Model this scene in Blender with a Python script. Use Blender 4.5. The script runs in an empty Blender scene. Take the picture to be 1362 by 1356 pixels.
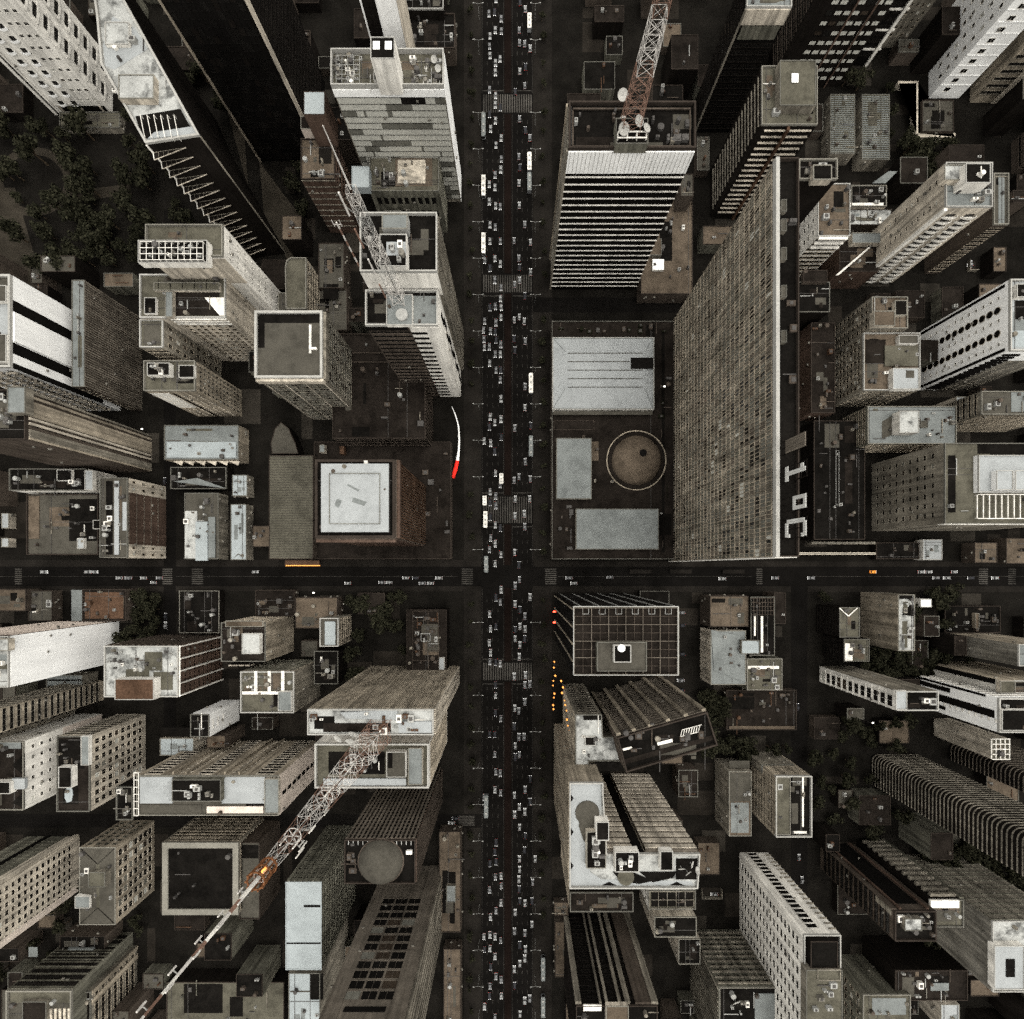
import bpy, math, random
from mathutils import Vector
R = random.Random(7)
sc = bpy.context.scene
COL = sc.collection
H, S, NX, NY = 280.0, 0.42, 686.0, 755.0      # flying height, metres a pixel on the ground, the point straight below

def K(z): return S * (H - z) / H
def P(px, py, z=0.0): return ((px - NX) * K(z), (NY - py) * K(z), z)

# ------------------------------------------------------------------ materials
MATS = {}
def mat(name, rgb, rough=0.85, var=0.35, big=0.06, fine=1.3, streak=0.0, metal=0.0, emit=None, stain=0.0, spec=0.01):
    m = bpy.data.materials.new(name); m.use_nodes = True
    nt = m.node_tree; nd = nt.nodes; ln = nt.links
    b = nd['Principled BSDF']
    b.inputs['Roughness'].default_value = rough; b.inputs['Metallic'].default_value = metal
    b.inputs['Specular IOR Level'].default_value = spec
    if emit:
        b.inputs['Emission Color'].default_value = (*emit[0], 1); b.inputs['Emission Strength'].default_value = emit[1]
    geo = nd.new('ShaderNodeNewGeometry')
    def noise(scale, det, zs=1.0):
        mp = nd.new('ShaderNodeMapping'); mp.inputs['Scale'].default_value = (1, 1, zs)
        ln.new(geo.outputs['Position'], mp.inputs['Vector'])
        n = nd.new('ShaderNodeTexNoise'); n.inputs['Scale'].default_value = scale; n.inputs['Detail'].default_value = det
        n.inputs['Roughness'].default_value = 0.65
        ln.new(mp.outputs[0], n.inputs['Vector']); return n.outputs['Fac']
    def ramp(src, lo, hi, a=0.32, c=0.68):
        r = nd.new('ShaderNodeMapRange'); r.inputs['From Min'].default_value = a; r.inputs['From Max'].default_value = c
        r.inputs['To Min'].default_value = lo; r.inputs['To Max'].default_value = hi
        ln.new(src, r.inputs['Value']); return r.outputs[0]
    def mul(x, y):
        k = nd.new('ShaderNodeMath'); k.operation = 'MULTIPLY'; ln.new(x, k.inputs[0]); ln.new(y, k.inputs[1]); return k.outputs[0]
    f = mul(ramp(noise(big, 4), 1 - var, 1.0), ramp(noise(fine, 3), 1 - var * 0.6, 1 + var * 0.3))
    if streak: f = mul(f, ramp(noise(0.45, 5, 0.05), 1 - streak, 1.0, .36, .60)); f = mul(f, ramp(noise(0.11, 3), 1 - streak * .6, 1.0, .38, .56))
    if stain: f = mul(f, ramp(noise(0.16, 6), 1 - stain, 1.0, 0.36, 0.52))
    mx = nd.new('ShaderNodeMix'); mx.data_type = 'RGBA'; mx.blend_type = 'MULTIPLY'; mx.inputs[0].default_value = 1.0
    mx.inputs[6].default_value = (*rgb, 1)
    cb = nd.new('ShaderNodeCombineColor')
    for i in range(3): ln.new(f, cb.inputs[i])
    ln.new(cb.outputs[0], mx.inputs[7]); ln.new(mx.outputs[2], b.inputs['Base Color'])
    MATS[name] = m; return m

mat('white', (.72, .685, .615), streak=.34, var=.14)
mat('white_clean', (.74, .73, .70), var=.08, streak=.10)
mat('cream', (.56, .495, .40), streak=.55, var=.25)
mat('beige', (.37, .315, .24), streak=.55)
mat('stone', (.25, .223, .178), streak=.55, var=.4)
mat('grey', (.23, .212, .178), streak=.55)
mat('olive', (.155, .147, .115), streak=.55)
mat('brown', (.080, .064, .051), streak=.35)
mat('redbrown', (.092, .062, .047), streak=.35)
mat('dark', (.0115, .0095, .0080), streak=.3, rough=.7)
mat('black', (.0065, .0058, .0052), rough=.6)
mat('pink', (.52, .445, .38), streak=.2, var=.12)
mat('rust', (.085, .050, .032), var=.6)
mat('glass', (.010, .009, .008), rough=.2, var=.5, spec=.2)
mat('glass_warm', (.04, .03, .022), rough=.22, var=.5, spec=.2)
mat('pane_mid', (.13, .125, .105), rough=.5, var=.4)
mat('pane_light', (.42, .41, .36), rough=.7, var=.25)
mat('roof_white', (.235, .243, .240), var=.14, stain=.10)
mat('roof_stained', (.33, .33, .31), var=.35, stain=.75)
mat('roof_pale', (.14, .148, .142), var=.25, stain=.2)
mat('roof_blue', (.235, .255, .255), var=.15, stain=.12)
mat('roof_grey', (.058, .053, .043), var=.3, stain=.25)
mat('roof_green', (.080, .074, .056), var=.35, stain=.35)
mat('roof_tan', (.095, .074, .054), var=.45, stain=.35)
mat('roof_brown', (.0165, .0132, .0108), var=.5, stain=.4)
mat('roof_dark', (.0078, .0068, .0058), var=.5, stain=.4)
mat('metal', (.27, .265, .245), rough=.5, var=.3)
mat('metal_dark', (.07, .065, .06), rough=.55, var=.4)
mat('mast_white', (.50, .47, .43), rough=.6, var=.3)
mat('mast_red', (.19, .115, .085), rough=.65, var=.4)
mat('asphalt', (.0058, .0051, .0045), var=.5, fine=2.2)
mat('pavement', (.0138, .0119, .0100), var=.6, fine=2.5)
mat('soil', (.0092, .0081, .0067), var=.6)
mat('path_sand', (.032, .027, .0205), var=.55)
mat('cycle_red', (.0080, .0052, .0042), var=.5)
mat('paint', (.060, .055, .048), var=.75, fine=1.8)
mat('leaf_a', (.013, .013, .008), var=.5)
mat('leaf_b', (.030, .029, .018), var=.5)
mat('bark', (.06, .045, .03), var=.4)
mat('car_white', (.185, .185, .18), rough=.35, var=.05)
mat('car_silver', (.12, .12, .12), rough=.3, var=.1)
mat('car_dark', (.025, .025, .028), rough=.3, var=.2)
mat('car_red', (.2, .03, .02), rough=.35, var=.1)
mat('car_orange', (.7, .25, .04), rough=.4, var=.1)
mat('rim_white', (.29, .280, .255), var=.25)
mat('rim_beige', (.165, .155, .13), var=.3)
mat('rim_stone', (.105, .10, .085), var=.35)
mat('rim_brown', (.034, .027, .022), var=.4)
mat('taupe', (.135, .115, .092), streak=.35)
mat('yard_a', (.020, .0168, .0135), var=.6, fine=2.0)
mat('yard_b', (.030, .026, .021), var=.6, fine=2.0)
mat('cage_rust', (.15, .065, .03), var=.5)
mat('tyre', (.012, .012, .012), var=.2)
mat('red_paint', (.75, .03, .02), rough=.5, var=.06)
mat('lamp_white', (.9, .9, .88), emit=((1, .93, .8), 1.2))
mat('lamp_sign', (.34, .34, .32), emit=((1, .95, .85), .05))
mat('lamp_red', (.5, .05, .03), emit=((1, .06, .03), 3.0))
mat('lamp_orange', (.8, .4, .1), emit=((1, .33, .07), .6))
mat('lamp_head', (.9, .9, .88), emit=((1, .97, .9), .8))
mat('lamp_tail', (.5, .04, .03), emit=((1, .08, .04), .12))

# ------------------------------------------------------------------ mesh builder
class MB:
    def __init__(s): s.v = []; s.f = []; s.m = []; s.names = []
    def mi(s, n):
        if n not in s.names: s.names.append(n)
        return s.names.index(n)
    def quad(s, pts, m):
        i = len(s.v); s.v += [tuple(p) for p in pts]; s.f.append(tuple(range(i, i + len(pts)))); s.m.append(s.mi(m)); return s
    def box(s, x0, y0, z0, x1, y1, z1, m, top=None):
        i = len(s.v)
        s.v += [(x0, y0, z0), (x1, y0, z0), (x1, y1, z0), (x0, y1, z0), (x0, y0, z1), (x1, y0, z1), (x1, y1, z1), (x0, y1, z1)]
        a = s.mi(m); t = s.mi(top or m)
        for q, k in (((0, 3, 2, 1), a), ((4, 5, 6, 7), t), ((0, 1, 5, 4), a), ((1, 2, 6, 5), a), ((2, 3, 7, 6), a), ((3, 0, 4, 7), a)):
            s.f.append(tuple(i + j for j in q)); s.m.append(k)
        return s
    def prism(s, poly, z0, z1, m, top=None, poly2=None):
        n = len(poly); i = len(s.v); q = poly2 or poly
        s.v += [(p[0], p[1], z0) for p in poly] + [(p[0], p[1], z1) for p in q]
        a = s.mi(m); t = s.mi(top or m)
        for k in range(n):
            j = (k + 1) % n; s.f.append((i + k, i + j, i + n + j, i + n + k)); s.m.append(a)
        s.f.append(tuple(i + n + k for k in range(n))); s.m.append(t)
        s.f.append(tuple(i + k for k in reversed(range(n)))); s.m.append(a)
        return s
    def bar(s, p, q, r, m, r2=None, n=4):
        p = Vector(p); q = Vector(q); d = (q - p)
        if d.length < 1e-6: return s
        d.normalize(); u = d.cross(Vector((0, 0, 1)) if abs(d.z) < .9 else Vector((1, 0, 0))).normalized(); w = d.cross(u)
        i = len(s.v); r2 = r if r2 is None else r2
        for c, rr in ((p, r), (q, r2)):
            for k in range(n):
                a = 2 * math.pi * (k + .5) / n; s.v.append(tuple(c + u * (rr * math.cos(a)) + w * (rr * math.sin(a))))
        mm = s.mi(m)
        for k in range(n):
            j = (k + 1) % n; s.f.append((i + k, i + j, i + n + j, i + n + k)); s.m.append(mm)
        s.f.append(tuple(i + n + k for k in range(n))); s.m.append(mm)
        s.f.append(tuple(i + k for k in reversed(range(n)))); s.m.append(mm)
        return s
    def mesh(s, name):
        me = bpy.data.meshes.new(name); me.from_pydata(s.v, [], s.f)
        for n in s.names: me.materials.append(MATS[n])
        me.polygons.foreach_set('material_index', s.m); me.update(); return me
    def build(s, name, parent=None, loc=(0, 0, 0), rz=0.0):
        return link(name, s.mesh(name), parent, loc, rz)

def link(name, data, parent=None, loc=(0, 0, 0), rz=0.0):
    o = bpy.data.objects.new(name, data); COL.objects.link(o)
    o.location = loc; o.rotation_euler = (0, 0, rz)
    if parent: o.parent = parent
    return o
def tag(o, label=None, cat=None, group=None, kind=None):
    if label: o['label'] = label
    if cat: o['category'] = cat
    if group: o['group'] = group
    if kind: o['kind'] = kind
    return o
def thing(name, label, cat, loc, group=None, rz=0.0):
    return tag(link(name, None, None, loc, rz), label, cat, group)
def struct(name, mb): return tag(mb.build(name), kind='structure')
CACHE = {}
def cached(key, fn):
    if key not in CACHE: CACHE[key] = fn()
    return CACHE[key]

# ------------------------------------------------------------------ facade elements (local x along the wall, -y outwards, z up)
def window_mesh(w, h, glass, frame):
    w = round(w, 1); h = round(h, 1)
    def mk():
        b = MB()
        b.box(-w/2, -.02, 0, w/2, .05, h, glass)
        t = .10
        b.box(-w/2 - t, -.10, 0, -w/2, .05, h, frame); b.box(w/2, -.10, 0, w/2 + t, .05, h, frame)
        b.box(-w/2 - t, -.14, h, w/2 + t, .05, h + t, frame); b.box(-w/2 - .18, -.24, -.14, w/2 + .18, .05, 0, frame)
        b.box(-.04, -.06, 0, .04, -.02, h, frame)
        return b.mesh('window')
    return cached(('win', w, h, glass, frame), mk)
def band_mb(w, h, glass, frame, step=2.4):
    b = MB(); b.box(0, -.03, 0, w, .05, h, glass)
    n = max(1, int(w / step))
    for i in range(n + 1):
        x = w * i / n; b.box(x - .05, -.10, 0, x + .05, -.03, h, frame)
    b.box(-.05, -.18, h, w + .05, .05, h + .14, frame); b.box(-.05, -.30, -.16, w + .05, .05, 0, frame)
    return b

RIM = {'white': 'rim_white', 'white_clean': 'rim_white', 'cream': 'rim_beige', 'beige': 'rim_beige', 'pink': 'rim_beige', 'stone': 'rim_stone', 'grey': 'rim_stone', 'olive': 'rim_stone', 'metal': 'rim_beige', 'brown': 'rim_brown', 'redbrown': 'rim_brown', 'dark': 'rim_brown', 'black': 'rim_brown', 'roof_blue': 'roof_blue', 'taupe': 'rim_stone'}
class Bld:
    """one building: an Empty at the base, walls, roof, parapet and facade pieces as children"""
    def __init__(s, name, label, poly, z, wall='beige', roof='roof_grey', par=.9, pt=.45, pmat=None, z0=0.0, cat='building', base=False, short=None):
        if len(poly) == 4 and not isinstance(poly[0], tuple):
            x0, y0, x1, y1 = poly; poly = [(x0, y1), (x1, y1), (x1, y0), (x0, y0)]
        s.z = z; s.wallm = wall; s.roofm = roof; s.nwin = 0; s.px = poly
        zz = 0 if base else z
        s.w = [P(x, y, zz)[:2] for x, y in poly]
        a = sum(s.w[i][0] * s.w[(i+1) % len(s.w)][1] - s.w[(i+1) % len(s.w)][0] * s.w[i][1] for i in range(len(s.w)))
        if a < 0: s.w.reverse()
        cx = sum(p[0] for p in s.w) / len(s.w); cy = sum(p[1] for p in s.w) / len(s.w); s.c = (cx, cy)
        s.root = thing(name, label, cat, (cx, cy, z0)); s.z0 = z0
        s.l = [(p[0] - cx, p[1] - cy) for p in s.w]
        s.short = short; s.label = label; FOOT.append(s)
        s.wallo = MB().prism(s.l, 0, z - z0 - .05, wall).build('wall', s.root)
        pt *= .8; inn = inset(s.l, pt)
        s.top = MB().prism(inn, z - z0 - .05, z - z0 + .03, roof).build('roof', s.root)
        if par > 0:
            b = MB(); pm = RIM.get(pmat or wall, pmat or wall); n = len(s.l); ht = z - z0 + par
            for i in range(n):
                j = (i + 1) % n
                b.prism([s.l[i], s.l[j], inn[j], inn[i]], z - z0 - .05, ht, pm)
            b.build('parapet', s.root)
    def edge(s, side):
        n = len(s.l); i = {'S': 0, 'E': 1, 'N': 2, 'W': 3}.get(side, side)
        a = s.l[i]; c = s.l[(i + 1) % n]
        return a, math.hypot(c[0] - a[0], c[1] - a[1]), math.atan2(c[1] - a[1], c[0] - a[0])
    def put(s, side, data, name, u, v, mesh=True):
        a, L, th = s.edge(side)
        loc = (a[0] + math.cos(th) * u, a[1] + math.sin(th) * u, v)
        return link(name, data if mesh else data.mesh(name), s.root, loc, th)
    def reg(s, side, r):
        a, L, th = s.edge(side); hh = s.z - s.z0
        u0, u1, v0, v1 = r; return L * u0, L * u1, hh * v0, hh * v1
    def grid(s, side, nc, nr, wf=.5, hf=.5, r=(.04, .96, .06, .96), glass='glass', frame='beige'):
        u0, u1, v0, v1 = s.reg(side, r); pu = (u1 - u0) / nc; pv = (v1 - v0) / nr
        mes = [window_mesh(max(.4, pu * wf), max(.4, pv * hf), g, frame) for g in ((glass,) * 7 + ('glass', 'glass_warm', 'pane_mid', 'pane_light') if glass == 'glass' else (glass,) * 9 + ('glass', 'glass_warm', 'pane_mid'))]; rest = None; q = random.Random(int(L0(s) * 97) + nc)
        for j in range(nr):
            for i in range(nc):
                u = u0 + pu * (i + .5); v = v1 - pv * (j + .5 + hf / 2)
                if s.nwin < 100:
                    s.put(side, q.choice(mes), 'window', u, v); s.nwin += 1
                else:
                    if rest is None: rest = MB()
                    w = pu * wf; h = pv * hf
                    rest.box(u - w/2, -.04, v, u + w/2, .05, v + h, glass); rest.box(u - w/2 - .15, -.24, v - .14, u + w/2 + .15, .05, v, frame)
                    rest.box(u - w/2 - .1, -.14, v + h, u + w/2 + .1, .05, v + h + .1, frame)
        if rest: tag(s.put(side, rest.mesh('window'), 'window', 0, 0), kind='stuff')
        return s
    def bands(s, side, n, hf=.5, r=(.03, .97, .05, .97), glass='glass', frame='beige', step=2.4):
        u0, u1, v0, v1 = s.reg(side, r); pv = (v1 - v0) / n
        me = band_mb(u1 - u0, pv * hf, glass, frame, step).mesh('window_band')
        for j in range(n): s.put(side, me, 'window_band', u0, v1 - pv * (j + .5 + hf / 2))
        return s
    def slabs(s, side, n, d=.6, t=.5, r=(0, 1, .05, 1), m='white', name='floor_slab', taper=None):
        u0, u1, v0, v1 = s.reg(side, r); pv = (v1 - v0) / n; w = u1 - u0; d *= .55
        b = MB()
        if taper == 'l': b.prism([(0, -d), (w, -.05), (w, .1), (0, .1)], 0, t, m)
        elif taper == 'r': b.prism([(0, -.05), (w, -d), (w, .1), (0, .1)], 0, t, m)
        else: b.box(0, -d, 0, w, .1, t, m)
        me = b.mesh(name)
        for j in range(n): s.put(side, me, name, u0, v1 - pv * j - t - .02)
        return s
    def balconies(s, side, nc, nr, d=1.3, wf=.7, r=(.04, .96, .06, .97), m='white', glass='glass', curve=False):
        u0, u1, v0, v1 = s.reg(side, r); pu = (u1 - u0) / nc; pv = (v1 - v0) / nr; w = pu * wf; d *= .8
        b = MB()
        if curve:
            pts = [(w * (i / 8 - .5), -d * math.sin(math.pi * (.12 + .76 * i / 8))) for i in range(9)] + [(w/2, .1), (-w/2, .1)]
        else: pts = [(-w/2, -d), (w/2, -d), (w/2, .1), (-w/2, .1)]
        b.prism(pts, 0, .2, m)
        ins = [(p[0] * .93, min(.05, p[1] * .90)) for p in pts]
        for i in range(len(pts) - 2):
            b.prism([pts[i], pts[i+1], ins[i+1], ins[i]], .2, 1.1, m)
        b.box(-w * .30, -.03, .2, w * .30, .05, min(2.4, pv * .6), glass)
        me = b.mesh('balcony')
        for j in range(nr):
            for i in range(nc): s.put(side, me, 'balcony', u0 + pu * (i + .5), v1 - pv * (j + .9))
        return s
    def curtain(s, side, nx, ny, pal=('glass', 'pane_mid', 'pane_light'), wt=(5, 2, 1), r=(0.01, .99, .02, .99), mull='metal', mw=.12, run=1, seed=1, hm=True, vm=True):
        u0, u1, v0, v1 = s.reg(side, r); du = (u1 - u0) / nx; dv = (v1 - v0) / ny; q = random.Random(seed); b = MB()
        for j in range(ny):
            c = None
            for i in range(nx):
                if c is None or q.random() < 1.0 / run: c = q.choices(pal, wt)[0]
                x = u0 + du * i; z = v0 + dv * j
                b.quad([(x, -.06, z), (x + du, -.06, z), (x + du, -.06, z + dv), (x, -.06, z + dv)], c)
        if vm:
            for i in range(nx + 1): b.box(u0 + du * i - mw/2, -.06 - mw, v0, u0 + du * i + mw/2, -.05, v1, mull)
        if hm:
            for j in range(ny + 1): b.box(u0, -.08 - mw * 1.3, v0 + dv * j - mw/2, u1, -.05, v0 + dv * j + mw/2, mull)
        s.put(side, b.mesh('curtain_wall'), 'curtain_wall', 0, 0); return s
    def fins(s, side, n, d=.5, wf=.4, r=(0, 1, 0, 1), m='beige', name='fin_cladding'):
        u0, u1, v0, v1 = s.reg(side, r); pu = (u1 - u0) / n; b = MB()
        for i in range(n):
            x = u0 + pu * (i + .5 - wf / 2); b.box(x, -d, v0, x + pu * wf, .05, v1 - .04, m)
        s.put(side, b.mesh(name), name, 0, 0); return s
    def cols(s, side, n, nr, wf=.5, hf=.7, r=(.05, .95, .05, .96), glass='glass', frame='stone'):
        """vertical window strips: each strip is one part, its panes divided by spandrels"""
        u0, u1, v0, v1 = s.reg(side, r); pu = (u1 - u0) / n; w = pu * wf; pv = (v1 - v0) / nr; b = MB()
        b.box(-w/2, -.03, 0, w/2, .05, v1 - v0, glass)
        for j in range(nr + 1): b.box(-w/2, -.12, pv * j - pv * (1 - hf) / 2, w/2, -.03, pv * j + pv * (1 - hf) / 2, frame)
        b.box(-w/2 - .15, -.2, 0, -w/2, .05, v1 - v0, frame); b.box(w/2, -.2, 0, w/2 + .15, .05, v1 - v0, frame)
        me = b.mesh('window_strip')
        for i in range(n): s.put(side, me, 'window_strip', u0 + pu * (i + .5), v0)
        return s
    def panel(s, side, r, m, d=.12, name='wall_panel'):
        u0, u1, v0, v1 = s.reg(side, r); b = MB().box(0, -d, 0, u1 - u0, .05, v1 - v0, m)
        s.put(side, b.mesh(name), name, u0, v0); return s
    def pole(s, side, u, m='beige', w=.8, d=.5, name='corner_pier'):
        a, L, th = s.edge(side); b = MB().box(-w/2, -d, 0, w/2, .1, s.z - s.z0, m)
        s.put(side, b.mesh(name), name, u * L, 0); return s
    # roof extras: pixel rectangles are read at the height of the extra's own top
    def box(s, x0, y0, x1, y1, h, side='beige', top='roof_grey', name='machine_room', zb=None, par=.3):
        zb = s.z + .03 if zb is None else zb; zt = zb + h
        a = P(x0, y1, zt); c = P(x1, y0, zt); ox, oy = s.c; b = MB()
        X0, Y0, X1, Y1 = a[0] - ox, a[1] - oy, c[0] - ox, c[1] - oy; Z0, Z1 = zb - s.z0, zt - s.z0
        b.box(X0, Y0, Z0, X1, Y1, Z1, side, top)
        if par > 0:
            t = min(.3, (X1 - X0) * .08); side = RIM.get(side, side)
            b.box(X0, Y0, Z1, X1, Y0 + t, Z1 + par, side); b.box(X0, Y1 - t, Z1, X1, Y1, Z1 + par, side)
            b.box(X0, Y0 + t, Z1, X0 + t, Y1 - t, Z1 + par, side); b.box(X1 - t, Y0 + t, Z1, X1, Y1 - t, Z1 + par, side)
        b.build(name, s.top); return s
    def sheet(s, pts, m, name='roof_patch', dz=.06, th=.05, z=None):
        if len(pts) == 4 and not isinstance(pts[0], tuple):
            x0, y0, x1, y1 = pts; pts = [(x0, y1), (x1, y1), (x1, y0), (x0, y0)]
        z = (s.z if z is None else z) + dz
        w = [P(x, y, z) for x, y in pts]; w = [(p[0] - s.c[0], p[1] - s.c[1]) for p in w]
        MB().prism(w, z - th - s.z0 + .03, z - s.z0 + .03, m).build(name, s.top); return s
    def clutter(s, n, x0=None, y0=None, x1=None, y1=None, seed=0, mats=('metal', 'metal', 'white', 'metal_dark', 'grey'), smax=3.2, z=None):
        q = random.Random(seed * 31 + 5); z = s.z if z is None else z
        if x0 is None:
            xs = [p[0] for p in s.l]; ys = [p[1] for p in s.l]; a = (min(xs) + 1.4, min(ys) + 1.4); c = (max(xs) - 1.4, max(ys) - 1.4)
        else:
            A = P(x0, y1, z); C = P(x1, y0, z); a = (A[0] - s.c[0] + .8, A[1] - s.c[1] + .8); c = (C[0] - s.c[0] - .8, C[1] - s.c[1] - .8)
        zz = z - s.z0 + .03
        for i in range(n):
            x = q.uniform(*sorted((a[0], c[0]))); y = q.uniform(*sorted((a[1], c[1]))); t = q.random(); m = q.choice(mats)
            w = q.uniform(.7, smax); d = q.uniform(.7, smax); h = q.uniform(.5, 1.9)
            if t < .66:
                b = MB().box(-w/2, -d/2, 0, w/2, d/2, h, m); k = min(w, d) * .3
                b.box(-k, -k, h, k, k, h + .18, 'metal_dark'); b.build('air_conditioner', s.top, (x, y, zz))
            elif t < .82:
                r = q.uniform(.5, 1.3); b = MB().bar((0, 0, 0), (0, 0, h + .6), r, m, n=12); b.bar((0, 0, h + .6), (0, 0, h + .85), r * .95, m, r * .25, n=12)
                b.build('water_tank', s.top, (x, y, zz))
            else:
                L = q.uniform(3, 9); b = MB(); v = q.random() < .5
                b.box(*((-L/2, -.16, .15, L/2, .16, .45) if v else (-.16, -L/2, .15, .16, L/2, .45)), m)
                for e in (-.4, .4): b.box(*((L*e - .1, -.2, 0, L*e + .1, .2, .15) if v else (-.2, L*e - .1, 0, .2, L*e + .1, .15)), 'metal_dark')
                b.build('duct', s.top, (x, y, zz))
        return s
    def rails(s, x0, y0, x1, y1, nx, ny, m='metal', w=.18, h=1.0, name='roof_frame', z=None):
        z = (s.z if z is None else z) + h; b = MB(); a = P(x0, y1, z); c = P(x1, y0, z); ox, oy = s.c; zz = z - s.z0
        for i in range(nx + 1):
            x = a[0] + (c[0] - a[0]) * i / max(nx, 1) - ox; b.box(x - w/2, a[1] - oy, zz - w, x + w/2, c[1] - oy, zz, m)
            b.box(x - w/2, a[1] - oy, zz - h, x + w/2, a[1] - oy + w, zz - w - .002, m); b.box(x - w/2, c[1] - oy - w, zz - h, x + w/2, c[1] - oy, zz - w - .002, m)
        for j in range(ny + 1):
            y = a[1] + (c[1] - a[1]) * j / max(ny, 1) - oy; b.box(a[0] - ox, y - w/2, zz + .003, c[0] - ox, y + w/2, zz + w, m)
        b.build(name, s.top); return s
    def disc(s, x, y, r, m, h=.06, name='roof_disc', n=28, z=None):
        z = s.z if z is None else z; p = P(x, y, z); k = K(z); pl = [(p[0] - s.c[0] + r*k*math.cos(6.28318*i/n), p[1] - s.c[1] + r*k*math.sin(6.28318*i/n)) for i in range(n)]
        MB().prism(pl, z - s.z0 + .03, z - s.z0 + .03 + h, m).build(name, s.top); return s
FOOT = []
def L0(s): return abs(s.c[0]) + abs(s.c[1])
def inset(poly, t):
    n = len(poly); out = []
    for i in range(n):
        p0 = Vector(poly[i-1]); p1 = Vector(poly[i]); p2 = Vector(poly[(i+1) % n])
        d1 = (p1 - p0).normalized(); d2 = (p2 - p1).normalized(); n1 = Vector((-d1.y, d1.x)); n2 = Vector((-d2.y, d2.x))
        k = 1 + n1.dot(n2); k = max(k, .3); v = (n1 + n2) * (t / k); out.append((p1.x + v.x, p1.y + v.y))
    return out

def dish(px, py, z, r=1.2, label='', rz=0.0, tilt=.6, group=None):
    t = thing('satellite_dish', label, 'satellite dish', P(px, py, z), group, rz)
    b = MB(); n = 14; rings = [(0, 0)] + [(r * k / 4, .28 * r * (k / 4) ** 2) for k in range(1, 5)]
    prev = None; b.v.append((0, 0, 0)); mm = b.mi('rim_white')
    for k, (rr, zz) in enumerate(rings[1:]):
        st = len(b.v)
        for i in range(n): b.v.append((rr * math.cos(2*math.pi*i/n), rr * math.sin(2*math.pi*i/n), zz))
        for i in range(n):
            j = (i + 1) % n
            if k == 0: b.f.append((0, st + i, st + j))
            else: b.f.append((st - n + i, st + i, st + j, st - n + j))
            b.m.append(mm)
    o = b.build('reflector', t, (0, 0, 1.5)); o.rotation_euler = (tilt, 0, 0)
    m = MB().bar((0, 0, 0), (0, 0, 1.5), .12, 'metal', n=6); m.build('mount', t)
    f = MB().bar((0, -r * .05, 1.5), (0, -r * .5 * math.sin(tilt), 1.5 + r * .75), .05, 'metal_dark', n=5); f.build('feed_arm', t)
    return t


def weather(s, seed):
    """vents, ducts and patches on the roof and a few air conditioners on the walls one can see"""
    q = random.Random(seed); n = len(s.l)
    area = abs(sum(s.l[i][0] * s.l[(i+1) % n][1] - s.l[(i+1) % n][0] * s.l[i][1] for i in range(n))) / 2
    rect = n == 4
    if rect:
        xs = [p[0] for p in s.l]; ys = [p[1] for p in s.l]; x0, x1, y0, y1 = min(xs) + 1, max(xs) - 1, min(ys) + 1, max(ys) - 1; zz = s.z - s.z0 + .03
        tone = {'roof_white': ('roof_pale',), 'roof_stained': ('roof_pale', 'roof_green'), 'roof_blue': ('roof_pale',), 'roof_pale': ('roof_grey', 'roof_green', 'roof_pale'), 'roof_dark': ('roof_grey', 'roof_brown'), 'roof_brown': ('roof_grey', 'roof_tan', 'roof_dark')}.get(s.roofm, ('roof_dark', 'roof_tan', 'roof_grey'))
        if x1 - x0 > 3 and y1 - y0 > 3:
            for i in range(3):
                w = q.uniform(1.2, (x1 - x0) * .45); d = q.uniform(1.2, (y1 - y0) * .45); x = q.uniform(x0, x1 - w); y = q.uniform(y0, y1 - d)
                MB().box(x, y, zz - .01, x + w, y + d, zz + .0133 + .0041 * i, q.choice(tone)).build('roof_patch', s.top)
            for i in range(q.randint(1, 3)):
                b = MB()
                if q.random() < .5: y = q.uniform(y0, y1); b.box(x0 - .5, y - .09, zz, x1 + .5, y + .09, zz + .17, 'metal_dark')
                else: x = q.uniform(x0, x1); b.box(x - .09, y0 - .5, zz, x + .09, y1 + .5, zz + .19, 'metal_dark')
                b.build('pipe', s.top)
            s.clutter(min(12, max(2, int(area / 60))), seed=seed, smax=1.7, mats=('metal', 'metal_dark', 'metal_dark', 'brown', 'stone'))
    if s.wallm in ('black', 'dark'): return
    me = cached('wall_ac', lambda: MB().box(-.5, -.75, 0, .5, .05, .65, 'grey').box(-.35, -.78, .12, .35, -.74, .52, 'metal_dark').mesh('air_conditioner'))
    for i in range(n):
        a, L, th = s.edge(i)
        if L < 7: continue
        nx, ny = math.sin(th), -math.cos(th); mx = s.c[0] + a[0] + math.cos(th) * L / 2; my = s.c[1] + a[1] + math.sin(th) * L / 2
        if nx * mx + ny * my > -15: continue
        for k in range(min(4, int(L / 8) + 1)):
            u = q.uniform(.06, .94) * L; v = q.uniform(.25, .93) * (s.z - s.z0); o = link('air_conditioner', me, s.wallo, (a[0] + math.cos(th) * u, a[1] + math.sin(th) * u, v), th)
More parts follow.
